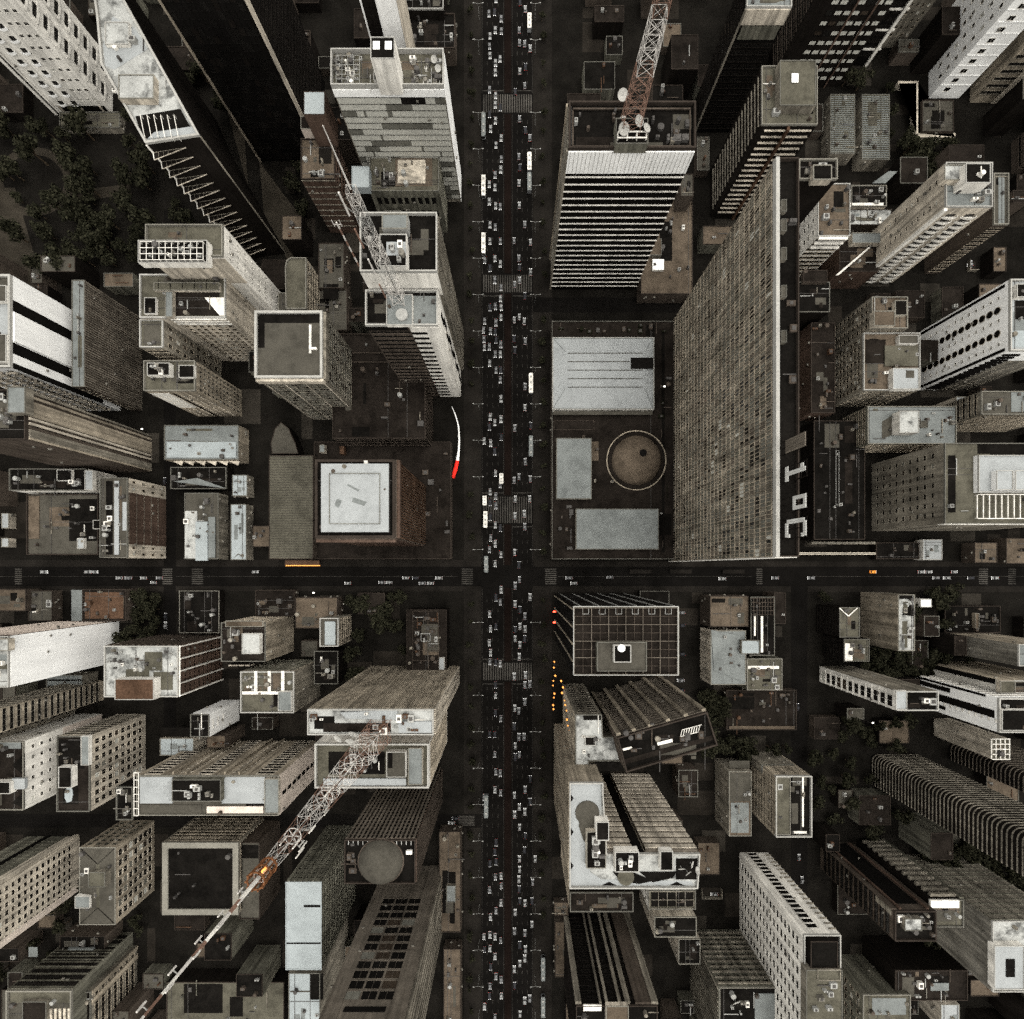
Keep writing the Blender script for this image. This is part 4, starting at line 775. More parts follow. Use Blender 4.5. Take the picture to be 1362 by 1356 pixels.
t = B('office_tower', 'dark tower with a round dome on its roof beside the avenue', (459, 1116, 553, 1174), 73, 'black', 'roof_dark', par=1, pt=.5, pmat='brown', short='the domed dark tower')
t.fins('N', 16, .5, .45, m='taupe'); t.slabs('N', 24, .5, .4, m='brown'); t.slabs('E', 26, .5, .55, m='redbrown'); t.fins('E', 14, .55, .45, m='brown')
p = P(506, 1147, 74); dm = dome_mesh(29.5 * K(74), 6, 'roof_grey', None, 30, 8, 6).build('dome', t.root, (p[0] - t.c[0], p[1] - t.c[1], 73.03)); MB().bar((p[0] - t.c[0], p[1] - t.c[1], 73), (p[0] - t.c[0], p[1] - t.c[1], 73.5), 31 * K(74), 'brown', n=30).build('dome_ring', t.root)
for i in range(14): t.sheet((463 + i * 6.4, 1118, 464 + i * 6.4, 1124), 'metal', 'roof_slat', dz=.4, th=.3)
t.box(540, 1132, 548, 1137, 1, 'white', 'white', 'vent', par=0); t.clutter(8, 462, 1120, 478, 1170, 105, ('metal_dark', 'brown'))
t = B('office_tower', 'narrow tower with long pale blue roof and black drain line', (380, 1173, 428, 1290), 50, 'olive', 'roof_blue', par=.25, pmat='roof_blue', short='the long pale blue roof')
t.fins('N', 6, .4, .3, m='olive'); t.bands('N', 14, .3, frame='olive'); t.bands('E', 14, .4, frame='olive'); t.sheet((381, 1254, 427, 1256), 'black', 'drain', dz=.1); t.sheet((404, 1204, 426, 1207), 'black', 'drain', dz=.1)
t = B('office_building', 'pale ribbed lower roof at the bottom edge under the blue roof', (384, 1294, 426, 1420), 40, 'stone', 'roof_blue', par=.3); t.sheet((412, 1295, 430, 1330), 'roof_dark'); t.sheet((386, 1318, 412, 1320), 'roof_grey')
t = B('office_tower', 'brown tower face with three columns of black windows at the bottom edge', (513, 1152, 588, 1235), 97, 'taupe', 'roof_brown', base=True, short='the three black window columns')
t.grid('N', 3, 12, .88, .78, (.19, .82, .28, .90), 'black', 'taupe'); t.fins('E', 9, .9, .5, m='stone'); t.slabs('N', 1, .8, 2, (.25, .75, .93, .95), 'black', 'louvre_band'); t.panel('N', (0, .2, 0, 1), 'taupe', .3); t.panel('N', (.8, 1, 0, 1), 'taupe', .3)
t = B('low_building', 'long dull roof strip with boxes beside the avenue kerb', (584, 1106, 613, 1240), 7, 'brown', 'roof_tan', par=.3, short='the long dull roof strip'); t.box(594, 1178, 606, 1200, 2, 'stone', 'roof_pale'); t.sheet((592, 1160, 606, 1176), 'roof_dark')
t = B('low_building', 'second dull roof strip by the avenue near the bottom edge', (590, 1262, 613, 1420), 7, 'brown', 'roof_tan', par=.3); t.clutter(5, seed=107)
t = B('apartment_building', 'cream apartment block with square windows and a small roof pool', (77, 979, 121, 1079), 36, 'cream', 'roof_brown', par=.9, pmat='stone', short='the roof pool block')
t.grid('E', 8, 8, .55, .6, frame='cream'); t.bands('N', 9, frame='stone'); t.box(78, 1020, 96, 1048, 3, 'white', 'roof_dark'); t.box(108, 979, 119, 1018, 1.5, 'white', 'roof_pale'); t.sheet([(86, 1054), (90, 1046), (95, 1046), (97, 1056), (95, 1066), (89, 1068), (86, 1062)], 'roof_blue', 'pool', dz=.4, th=.3); t.sheet((84, 1045, 104, 1070), 'roof_dark', 'pool_deck', dz=.1)
t.sheet((78, 984, 106, 1018), 'roof_dark')
t = B('apartment_building', 'cream and pink walled block with dark hipped roofs at the left edge', (-60, 986, 33, 1077), 44, 'white', 'roof_brown', par=.8, pmat='beige', short='the dark hipped roofs'); t.grid('E', 6, 9, .3, .35, frame='white'); t.panel('E', (0, 1, 0, .55), 'pink', .04); t.sheet([(16, 1018), (33, 1002), (33, 1034)], 'roof_dark', dz=.4); t.sheet([(16, 1068), (33, 1052), (33, 1076)], 'roof_dark', dz=.4); t.box(-20, 1040, 14, 1056, 3, 'white', 'roof_dark'); t.sheet((16, 1036, 33, 1050), 'roof_white', dz=1.5, th=1.4); t.sheet((-10, 986, 28, 996), 'roof_pale', dz=.2)
t = B('apartment_tower', 'brown balconied block running off the left edge under the blank white wall', (60, 938, 100, 972), 62, 'stone', 'roof_brown', base=True); t.grid('E', 4, 16, .5, .4, frame='stone'); t.bands('N', 18, .5, frame='beige')
t = B('apartment_tower', 'dim stone walled tower between blank white wall and dark hipped roofs', (100, 905, 138, 931), 58, 'beige', 'roof_brown', base=True); t.bands('N', 16, .5, frame='stone'); t.bands('E', 16, .45, frame='stone')
t = B('apartment_tower', 'cream tower with rounded white corner and small square windows at the left edge', (36, 1113, 106, 1184), 82, 'cream', 'roof_grey', base=True, short='the rounded white corner'); t.grid('E', 7, 24, .55, .5, frame='cream'); t.slabs('N', 24, .7, .5, m='olive', r=(.25, 1, .03, .97)); t.panel('N', (.25, 1, 0, 1), 'olive', .1); t.pole('N', .06, 'cream', 2.4, 1.2, 'rounded_corner'); t.panel('N', (.55, .62, 0, 1), 'black', .8, 'dark_recess'); t.panel('E', (.0, .12, 0, 1), 'pink', .1)
t = B('apartment_building', 'hip roofed grey apartment block with big square windows', (106, 1127, 154, 1230), 27, 'beige', 'roof_grey', par=.3, short='the hip roofed grey block'); t.grid('E', 7, 7, .6, .65, frame='cream'); t.grid('N', 4, 7, .4, .4, frame='olive')
for a, c in (((107, 1128), (130, 1150)), ((153, 1128), (130, 1150)), ((107, 1229), (130, 1208)), ((153, 1229), (130, 1208))):
    p = P(*a, 27); q = P(*c, 29); MB().bar((p[0] - t.c[0], p[1] - t.c[1], 27.2), (q[0] - t.c[0], q[1] - t.c[1], 29), .15, 'roof_dark').build('hip_rib', t.root)
o = [P(x, y, 27)[:2] for x, y in ((107, 1229), (153, 1229), (153, 1128), (107, 1128))]; q_ = [P(x, y, 29)[:2] for x, y in ((128, 1208), (132, 1208), (132, 1150), (128, 1150))]
MB().prism([(p[0] - t.c[0], p[1] - t.c[1]) for p in o], 27.03, 28.9, 'roof_grey', 'roof_green', [(p[0] - t.c[0], p[1] - t.c[1]) for p in q_]).build('hip_roof', t.root)
t.box(118, 1160, 140, 1180, 4, 'stone', 'roof_green'); t.box(100, 1192, 120, 1208, 2, 'white', 'roof_pale'); t.box(128, 1198, 133, 1216, 1, 'white', 'white', 'vent', par=0); t.clutter(4, 112, 1150, 145, 1200, 108)
t = B('house', 'white gabled strip on a dark roof below the hip roofed block', (80, 1245, 140, 1284), 12, 'brown', 'roof_dark', par=.3); t.sheet((90, 1262, 124, 1279), 'roof_pale', dz=1.5, th=1.2); t.sheet((38, 1260, 50, 1273), 'roof_pale', dz=.4)
t = B('apartment_building', 'U shaped pale rimmed roof at the bottom left corner', (10, 1316, 97, 1400), 38, 'olive', 'roof_grey', par=1, pt=.8, pmat='beige', short='the U shaped pale rim'); t.sheet((14, 1320, 95, 1334), 'roof_green', dz=.5, th=.4); t.box(30, 1332, 62, 1380, 2, 'stone', 'roof_brown'); t.slabs('N', 8, .6, .4, m='olive'); t.bands('N', 9, frame='dark')
for u in range(5): t.sheet((66 + u * 6, 1342, 69 + u * 6, 1380), 'cream', 'roof_beam', dz=.6, th=.5)
t = B('apartment_building', 'dim block with two pale side bands near the bottom left corner', (104, 1318, 122, 1420), 30, 'stone', 'roof_dark'); t.pole('E', .85, 'beige', 3, .5); t.pole('E', .97, 'beige', 2, .5); t.bands('E', 7)
t = B('parking_roof', 'black square roof inside a broad pale grey rim', (217, 1120, 318, 1216), 25, 'stone', 'roof_dark', par=.8, pt=3.6, pmat='beige', short='the black square roof'); t.bands('N', 7); t.bands('E', 7); t.clutter(6, 230, 1130, 310, 1200, 109, ('metal_dark',), 1.4)
t = B('annex', 'brown annex strip along the black square roof under the orange lamp', (319, 1120, 346, 1222), 22, 'brown', 'roof_grey', par=.6, pmat='redbrown'); t.sheet((321, 1124, 344, 1142), 'roof_dark'); t.clutter(4, seed=110)
t = B('low_building', 'broad dull green roof at the bottom edge beside the blue roof', (222, 1306, 378, 1420), 9, 'dark', 'roof_green', par=.4, pmat='dark'); t.clutter(9, seed=111, mats=('metal_dark', 'olive'))
# ------------------------------------------------------------------ buildings, lower right
t = B('office_tower', 'black glass tower with white line frame and raised square on its roof', (763, 807, 902, 898), 90, 'dark', 'roof_brown', par=1.2, pt=.35, pmat='metal', short='the white line frame tower')
t.curtain('W', 14, 26, ('black', 'glass', 'dark'), (4, 4, 1), mull='black', mw=.08, seed=51); t.curtain('N', 20, 26, ('black', 'glass', 'dark'), (4, 4, 1), mull='black', mw=.08, seed=52)
for u in (.04, .3, .55, .8): t.pole('W', u, 'beige', .35, .6, 'frame_rib')
for u in (.04, .22, .4, .58, .76, .94): t.pole('N', u, 'metal', .25, .5, 'frame_rib')
t.rails(764, 809, 901, 897, 12, 8, 'brown', .14, .8); t.rails(764, 809, 901, 897, 6, 4, 'taupe', .22, 1.3); t.rails(763, 807, 902, 898, 1, 1, 'metal', .3, 1.6); t.box(794, 854, 860, 893, 3, 'olive', 'roof_grey', par=.5); t.box(816, 858, 839, 881, 1.5, 'white', 'roof_dark', 'tank_frame', zb=93.1, par=.8); t.disc(826, 862, 5, 'white_clean', 1, 'tank', z=94.7)
for i, x in enumerate((775, 797, 819, 841, 863, 885)): t.rails(x, 809, x + 8, 817, 1, 1, 'metal', .15, .6)
t = B('office_tower', 'brown angled tower with column ribbed face and ladder frame on its roof', [(820, 980), (939, 946), (953, 990), (832, 1026)], 70, 'taupe', 'roof_dark', par=1.6, pt=.7, pmat='brown', short='the angled brown tower')
def north_edge(t):
    return max((t.edge(i)[0][1] + math.sin(t.edge(i)[2]) * t.edge(i)[1] / 2, i) for i in range(len(t.l)))[1]
def west_edge(t):
    return min((t.edge(i)[0][0] + math.cos(t.edge(i)[2]) * t.edge(i)[1] / 2, i) for i in range(len(t.l)))[1]
ne = north_edge(t)
for u in (.02, .22, .42, .62, .80, .97): t.pole(ne, u, 'beige', 1.7, 1.2, 'pier')
t.slabs(ne, 22, .7, .6, m='taupe'); t.bands(ne, 22, .45, glass='dark', frame='taupe'); t.bands(west_edge(t), 18, frame='brown')
b = MB(); k = K(71)
for i in range(8):
    p = P(906 + i * 3.4, 981 - i * 1.0, 72); q = P(908 + i * 3.4, 972 - i * 1.0, 72); b.bar((p[0] - t.c[0], p[1] - t.c[1], 71.2), (q[0] - t.c[0], q[1] - t.c[1], 71.2), .16, 'white')
for e in ((906, 981, 932, 974), (908, 972, 934, 965)):
    p = P(e[0], e[1], 72); q = P(e[2], e[3], 72); b.bar((p[0] - t.c[0], p[1] - t.c[1], 71.2), (q[0] - t.c[0], q[1] - t.c[1], 71.2), .16, 'white')
b.build('ladder_frame', t.root)
t.sheet([(874, 988), (894, 983), (895, 987), (875, 992)], 'white', 'roof_frame', dz=.6); t.sheet([(828, 996), (840, 993), (841, 996), (829, 999)], 'white', 'roof_frame', dz=.6); t.sheet([(830, 1010), (948, 978), (950, 984), (832, 1017)], 'roof_brown', dz=.2); t.clutter(10, 835, 968, 935, 1000, 120, ('metal_dark', 'brown'))
t = B('office_building', 'patchy white roof with dark openings against the angled brown tower', [(765, 1026), (783, 1026), (783, 1012), (831, 1012), (822, 980), (802, 980), (800, 950), (765, 950)], 58, 'stone', 'roof_stained', par=.8, pmat='stone', short='the patchy white roof')
t.sheet((776, 952, 803, 958), 'roof_dark', dz=.3); t.box(778, 980, 792, 992, .8, 'white', 'roof_dark', 'roof_hatch'); t.sheet((786, 1015, 830, 1026), 'roof_dark', dz=.05); t.clutter(8, 767, 955, 800, 1008, 121, ('white', 'metal', 'metal_dark'), 1.8)
we = west_edge(t); t.bands(we, 14, .4, frame='beige'); t.cols(north_edge(t), 2, 14, .6, .6)
t = B('office_tower', 'corner tower with white painted roof, grey discs and two banded cream wings', [(757, 1180), (757, 1040), (802, 1040), (802, 1056), (807, 1134), (930, 1134), (927, 1180)], 76, 'beige', 'roof_stained', par=1.4, pt=.6, pmat='white_clean', short='the white painted corner roof')
t.sheet([(759, 1178), (759, 1042), (800, 1042), (800, 1075), (782, 1110), (785, 1160), (800, 1170), (920, 1172), (922, 1178)], 'roof_white', dz=.04)
t.disc(781, 1081, 16, 'roof_grey', .5, 'helipad'); t.sheet([(770, 1085), (795, 1085), (800, 1125), (785, 1128), (776, 1118), (770, 1100)], 'roof_grey', dz=.3)
t.box(793, 1093, 810, 1118, 5, 'white', 'roof_dark'); t.box(780, 1106, 806, 1155, 3, 'cream', 'roof_dark', 'plant_room'); t.box(818, 1133, 850, 1160, 4, 'white', 'roof_dark'); t.box(878, 1132, 895, 1158, 3, 'white', 'roof_dark'); t.clutter(9, 783, 1112, 803, 1150, 122, z=79.1); t.clutter(6, 820, 1138, 848, 1158, 123, z=80.1); t.sheet([(815, 1160), (840, 1160), (870, 1172), (850, 1176), (825, 1172)], 'roof_dark', dz=.3); t.sheet([(850, 1160), (900, 1160), (895, 1168), (868, 1174)], 'roof_dark', dz=.35)
t.disc(832, 1166, 11, 'roof_green', .6, 'helipad')
for y in (1055, 1100, 1145): t.sheet([(758, y), (763, y + 7), (758, y + 14)], 'black', 'painted_triangle', dz=.1)
for x in (800, 890): t.sheet([(x, 1178), (x + 10, 1173), (x + 20, 1178)], 'black', 'painted_triangle', dz=.1)
for i in range(len(t.l)):
    a, L, th = t.edge(i); nx, ny = math.sin(th), -math.cos(th)
    if ny > .9 and L > 20:
        for (u0, u1) in ((.02, .58), (.72, .99)):
            t.panel(i, (u0, u1, 0, 1), 'taupe', 1.2, 'wing_wall'); t.slabs(i, 17, 3.0, 2.5, (u0, u1, 0, .99), 'cream', 'spandrel')
        t.panel(i, (.60, .71, 0, 1), 'black', .3, 'dark_recess'); t.slabs(i, 22, .5, .4, (.59, .72, 0, .98), 'stone')
    if nx < -.9 and L > 20: t.fins(i, 24, .5, .5, m='beige'); t.slabs(i, 22, .6, .4, m='beige')
for i, (x, y, r, lb) in enumerate(((905, 1152, 1.5, 'white dish, first of four in the dark corner of the painted roof'), (913, 1158, 1.5, 'white dish, lowest of four in the dark corner of the painted roof'), (918, 1147, 1.4, 'white dish, topmost of four in the dark corner of the painted roof'), (925, 1156, 1.6, 'white dish at the outer rim of the painted corner roof'))): dish(x, y, 78, r, lb, .7 * i, .9)
t.sheet((899, 1142, 929, 1170), 'roof_dark', dz=.06)
t = B('terrace_building', 'dark terrace with pale rim below the white painted corner roof', (758, 1186, 842, 1212), 46, 'dark', 'roof_brown', par=.8, pmat='stone'); t.clutter(5, seed=124, mats=('metal_dark', 'brown')); t.bands('W', 12)
t = B('office_building', 'pale walled block with gridded dark roof below the painted corner roof', (862, 1184, 925, 1209), 36, 'white', 'roof_green', par=.6, pmat='stone', short='the gridded dark roof'); t.rails(864, 1186, 923, 1208, 5, 2, 'stone', .2, .5); t.grid('W', 2, 6, .3, .4, frame='white'); t.sheet((866, 1187, 922, 1206), 'roof_dark', dz=.05)
t = B('office_building', 'plain black roof step under the gridded dark roof', (870, 1219, 926, 1246), 30, 'cream', 'roof_dark', par=.6, pmat='cream'); t = B('house', 'small dark roof with white corner wall under the black step', (902, 1248, 931, 1282), 20, 'cream', 'roof_dark', par=.6, pmat='cream')
t = B('office_tower', 'dark tower face with brown vertical stripes at the bottom edge by the avenue', (766, 1336, 874, 1440), 58, 'black', 'roof_dark', par=.9, pmat='brown', short='the brown vertical stripes')
for u, w in ((.03, 3), (.36, 2.2), (.46, 1.4), (.62, 1.2), (.70, 1.0), (.97, 2.6)): t.pole('N', u, 'stone', w, 1.2, 'stripe_pier')
t.bands('N', 18, .5, frame='dark'); t.pole('N', .17, 'brown', 7, .8, 'wide_pier'); t.bands('W', 18, frame='dark'); t.box(806, 1338, 836, 1400, 2, 'cream', 'roof_tan'); t.sheet((776, 1337, 800, 1345), 'white', dz=.8, th=.5); t.clutter(5, 770, 1346, 800, 1390, 125)
t = B('low_building', 'brown strip of awning roofs along the avenue pavement', (738, 1226, 756, 1300), 5, 'brown', 'roof_tan', par=.2); t = B('low_building', 'dull square kiosk roof on the pavement below the painted roof tower', (737, 1200, 756, 1218), 4, 'brown', 'roof_tan', par=.2)
t = B('apartment_tower', 'tall white tower with window columns and dark stepped roof', (1068, 1242, 1117, 1440), 62, 'white', 'roof_dark', par=1, pt=.6, pmat='white', short='the tall white window tower')
for u0 in (.30, .55): pass
t.grid('W', 9, 17, .5, .55, (.04, .96, .04, .96), 'black', 'white'); t.cols('N', 1, 18, .8, .72, (.42, .78, .0, .95), 'black', 'white'); t.slabs('N', 18, 1.2, .3, (0, .2, 0, .96), 'stone', 'balcony_slab'); t.box(1078, 1252, 1114, 1288, 3, 'dark', 'roof_dark'); t.box(1072, 1290, 1120, 1370, 4, 'stone', 'roof_green'); t.rails(1088, 1290, 1118, 1304, 1, 1, 'stone', .25, .8, z=66); t.clutter(7, 1076, 1300, 1112, 1356, 126, z=66.1)
t = B('apartment_building', 'green grey block with banded face and dish on its roof', (956, 1312, 1042, 1420), 38, 'olive', 'roof_dark', par=.9, pmat='beige', short='the banded green grey block'); t.slabs('N', 11, 1.1, .9, (0, 1, 0, .97), 'stone'); t.grid('N', 7, 11, .6, .4, (.02, .98, 0, .97), 'black', 'olive'); t.fins('W', 18, .7, .3, m='stone'); t.slabs('W', 11, .7, .35, m='olive'); t.sheet((1004, 1322, 1038, 1380), 'roof_pale', dz=.4, th=.3); t.clutter(8, 960, 1318, 1000, 1390, 127)
dish(977, 1329, 38.1, 2.0, 'white dish on the banded green grey block at the bottom edge', .4, .7)
t = B('low_building', 'narrow roof with grey textured top half and pale lower half', (969, 1026, 999, 1112), 18, 'stone', 'roof_tan', par=.5, pmat='beige', short='the half pale narrow roof'); t.sheet((970, 1028, 998, 1066), 'roof_grey', dz=.1); t.sheet((972, 1068, 996, 1108), 'roof_pale', dz=.1); t.sheet((970, 1012, 997, 1022), 'roof_grey', dz=-3)
t = B('office_building', 'white framed box roof with two dark sunken strips', (1030, 1031, 1078, 1112), 30, 'beige', 'roof_dark', par=1.6, pt=.6, pmat='white_clean', short='the white framed box roof'); t.box(1031, 1034, 1051, 1110, 1.2, 'beige', 'roof_green', par=.4); t.sheet((1053, 1106, 1073, 1109), 'white', dz=.5, th=.4); t.sheet((1067, 1034, 1069, 1100), 'white', dz=.6, th=.5); t.bands('W', 8, .3, frame='beige'); t.bands('N', 8, .3, frame='beige'); t.clutter(4, 1032, 1040, 1048, 1100, 128)
t = B('house', 'pale slab roof just above the white framed box roof', (1012, 1017, 1056, 1028), 18, 'stone', 'roof_pale', par=.4)
def fin_tower(label, r, z, n, m, short, seed):
    x0, y0, x1, y1 = r; q = 8.0
    arc = lambda o: [(x0 + q - (q + o) * math.sin(math.pi / 2 * i / 7), y0 + q - (q + o) * math.cos(math.pi / 2 * i / 7)) for i in range(8)]
    t = B('ribbed_tower', label, [(x0, y1), (x1, y1), (x1, y0)] + arc(0), z, 'dark', 'roof_dark', base=True, short=short)
    out = [(x1, y0 - .8)] + arc(.8) + [(x0 - .8, y1)]; inn = [(x1, y0 + .3)] + arc(-.3) + [(x0 + .3, y1)]
    w = lambda c: (P(*c)[0] - t.c[0], P(*c)[1] - t.c[1]); b = MB()
    for i in range(len(out) - 1): b.prism([w(out[i]), w(out[i + 1]), w(inn[i + 1]), w(inn[i])], 0, .34, m)
    me = b.mesh('floor_fin')
    for i in range(n): link('floor_fin', me, t.root, (0, 0, 1.5 + (z - 2.5) * i / n))
    return t
fin_tower('dark brown tower wrapped in thin pale rounded floor ribs', (1158, 1003, 1218, 1042), 104, 48, 'stone', 'the pale ribbed tower', 1)
fin_tower('second brown ribbed tower, dimmer, behind the larger ribbed one', (1262, 988, 1336, 1010), 86, 38, 'taupe', 'the dimmer ribbed tower', 2)
t = B('office_building', 'small white gridded roof above the ribbed towers', (1319, 983, 1343, 1010), 34, 'cream', 'roof_green', par=.3); t.rails(1319, 983, 1343, 1010, 4, 4, 'white', .4, .5)
t = B('office_building', 'dark faced block with white V mark on a pale roof', (1116, 808, 1143, 848), 20, 'dark', 'roof_green', par=.4, pmat='stone', short='the white V roof'); t.bands('W', 7, .5, frame='dark'); b = MB()
for a, c in (((1117, 809), (1129, 820)), ((1141, 809), (1129, 820))):
    p = P(*a, 21); q = P(*c, 21); b.bar((p[0] - t.c[0], p[1] - t.c[1], 20.6), (q[0] - t.c[0], q[1] - t.c[1], 20.6), .3, 'white')
b.build('roof_mark', t.root)
t = B('office_building', 'low block with a white strip roof beside the white V roof', (1122, 850, 1156, 880), 18, 'dark', 'roof_green', par=.4, pmat='stone'); t.sheet((1124, 856, 1134, 879), 'white', dz=.5, th=.3); t.bands('W', 6, frame='dark'); t.clutter(4, seed=131)
t = B('office_building', 'tan walled block with broken white roofs near the street', (1194, 791, 1216, 866), 27, 'stone', 'roof_stained', par=.5, pmat='cream', short='the tan walled block'); t.panel('W', (0, 1, 0, 1), 'beige', .15, 'blank_wall'); t.sheet((1196, 792, 1214, 797), 'roof_dark', dz=.4); t.sheet([(1200, 818), (1214, 800), (1215, 820)], 'roof_dark', dz=.1); t.clutter(6, seed=132)
t = B('hut', 'bright white square hut roof standing alone beside the tan walled block', (1224, 797, 1239, 808), 9, 'white', 'white_clean', par=.15)
t = B('apartment_building', 'grey tower side with tiny scattered windows at the right edge', (1353, 857, 1420, 886), 42, 'stone', 'roof_pale', par=.8, pmat='white', short='the tiny scattered windows'); t.panel('W', (0, 1, 0, 1), 'grey', .1, 'blank_wall'); t.grid('W', 3, 11, .22, .22, (.06, .94, .03, .95), 'black', 'grey'); t.panel('N', (0, 1, 0, 1), 'beige', .1)
t = B('apartment_tower', 'slim white tower with black bay windows and dark framed roof', (1191, 919, 1246, 945), 56, 'white', 'roof_dark', par=1.1, pt=.6, pmat='white', short='the slim bay windowed tower'); t.grid('W', 1, 12, .72, .66, (.2, .98, .02, .98), 'glass', 'white'); t.panel('N', (0, 1, 0, 1), 'stone', .1); t.box(1191, 919, 1206, 944, 1.5, 'white', 'roof_white'); t.slabs('W', 12, .5, .3, (.1, 1, .02, .98), 'white'); t.clutter(3, 1212, 922, 1243, 942, 133)
t = B('apartment_tower', 'white modern tower with long black ribbon cuts along its sides', (1326, 928, 1420, 974), 54, 'white_clean', 'roof_dark', par=1.2, pt=.8, pmat='white_clean', short='the black ribbon cuts'); t.panel('W', (.12, .26, .02, .55), 'black', .3, 'ribbon_window'); t.panel('W', (.40, .62, .40, .98), 'black', .3, 'ribbon_window'); t.panel('W', (.75, .86, .0, .5), 'black', .3, 'ribbon_window'); t.panel('W', (.0, .07, .1, .9), 'black', .3, 'ribbon_window'); t.slabs('W', 16, .8, .5, (.63, .73, 0, 1), 'white'); t.bands('N', 14, .5, frame='white'); t.box(1332, 944, 1380, 972, 2, 'white', 'roof_dark')
t = B('apartment_tower', 'pale slab with one long black ribbon above the white modern tower', (1330, 905, 1420, 924), 46, 'white', 'roof_grey', par=1, pmat='white', short='the pale ribbon slab'); t.panel('W', (.0, .35, .05, .95), 'black', .2, 'ribbon_window'); t.panel('N', (0, 1, 0, 1), 'beige', .1); t.box(1330, 906, 1350, 922, 2, 'cream', 'roof_green')
t = B('office_tower', 'brown tower with dark sunk face panel and cluttered roof box', (1188, 1210, 1243, 1250), 54, 'brown', 'roof_dark', par=1.2, pt=.6, pmat='brown', short='the dark sunk panel'); t.panel('N', (.22, .78, 0, .93), 'black', .05); t.pole('N', .16, 'redbrown', 1.2, .7); t.pole('N', .83, 'redbrown', 1.2, .7); t.pole('N', .98, 'brown', 2, .5); t.bands('W', 14, .5, frame='dark'); t.panel('W', (.0, .25, .8, .98), 'stone', .2); t.box(1203, 1222, 1226, 1238, 2.4, 'stone', 'roof_stained'); t.clutter(10, seed=134)
t = B('apartment_tower', 'stepped tower with stacked beige bay slabs and a white roof box', (1237, 1196, 1280, 1232), 50, 'dark', 'roof_green', par=.9, pmat='stone', short='the stacked beige bays'); t.slabs('N', 12, 2.6, 1.4, (.1, .9, 0, .97), 'stone', 'bay_slab'); t.sheet((1238, 1198, 1276, 1208), 'white', dz=1.2, th=1.1); t.sheet((1241, 1212, 1270, 1226), 'roof_grey', dz=.1); t.pole('N', .02, 'olive', 2, .8)
t = B('apartment_tower', 'speckled grey walled tower with bright roof pieces', (1318, 1224, 1420, 1318), 52, 'stone', 'roof_stained', par=.9, pmat='white', short='the speckled grey wall'); t.panel('W', (0, 1, 0, 1), 'grey', .12, 'blank_wall'); t.grid('W', 5, 8, .18, .28, (.05, .95, .1, .95), 'black', 'grey'); t.box(1322, 1258, 1362, 1316, 3, 'white', 'roof_white'); t.sheet((1338, 1276, 1350, 1300), 'roof_dark', dz=3.2); t.slabs('N', 14, .6, .5, m='olive')
t = B('office_building', 'dark flat roof with pale patch at the bottom under the sunk panel tower', (1190, 1290, 1286, 1330), 24, 'dark', 'roof_brown', par=.6, pmat='dark'); t.sheet((1200, 1300, 1216, 1326), 'roof_grey'); t.sheet((1238, 1308, 1262, 1318), 'roof_pale', dz=.6, th=.4); t.clutter(8, seed=136)
t = B('office_building', 'pale sloping roof slab at the bottom edge beside the tall white tower', (1147, 1322, 1210, 1420), 26, 'olive', 'roof_green', par=.7, pmat='beige'); t.grid('W', 8, 5, .5, .4); t.sheet((1160, 1328, 1205, 1350), 'roof_pale', dz=.2)
t = B('hut', 'single bright roof square at the bottom edge near the speckled wall', (1251, 1336, 1276, 1370), 14, 'cream', 'roof_white', par=.2)
t = B('office_building', 'cream slant roofed block with black slatted roof by the dark side street', (945, 839, 992, 911), 15, 'cream', 'roof_pale', par=.3, short='the cream slant roof'); t.sheet([(946, 838), (986, 846), (992, 908), (950, 892)], 'roof_pale', dz=.5, th=.3)
t = B('office_building', 'beige roof by the cross street above the cream slant roof', (944, 793, 996, 834), 14, 'brown', 'roof_tan', par=.3)
t = B('office_building', 'black slatted roof with two white lines by the dark side street', (998, 794, 1030, 872), 16, 'dark', 'roof_dark', par=.5, pmat='stone', short='the black slatted roof'); t.sheet((1003, 820, 1005, 846), 'white', 'roof_line', dz=.4); t.sheet((1012, 820, 1015, 868), 'white', 'roof_line', dz=.4); t.box(986, 852, 1010, 870, 2, 'stone', 'roof_blue'); t.rails(999, 796, 1029, 818, 8, 4, 'brown', .2, .5)
t = B('office_building', 'greenish cluttered roof at the foot of the cream slant roof', (993, 876, 1040, 918), 14, 'olive', 'roof_green', par=.5, pmat='cream'); t.clutter(9, seed=138); t.sheet((995, 886, 1036, 890), 'white', dz=.5)
t = B('courtyard_house', 'rust coloured roof with pale rim in the dark lot', (966, 918, 1059, 971), 5, 'brown', 'roof_brown', par=.5, pmat='brown', cat='house', short='the rust coloured roof'); t.sheet((970, 966, 1057, 970), 'roof_tan', dz=.5); t.clutter(8, seed=139, mats=('rust', 'brown'))
t = B('house', 'small brown roofed house beside the banded wings', (902, 1024, 928, 1060), 10, 'brown', 'roof_brown', par=.5, pmat='stone'); t.clutter(3, seed=140, mats=('rust', 'brown'))
t = B('parking_roof', 'dark yard roof with thin reddish lines below the cross street right side', (1256, 806, 1330, 842), 4, 'dark', 'roof_dark', par=.4, pmat='redbrown', cat='roof'); t.clutter(7, seed=141, mats=('metal_dark', 'brown')); t.box(1297, 816, 1302, 836, 2, 'beige', 'roof_tan')
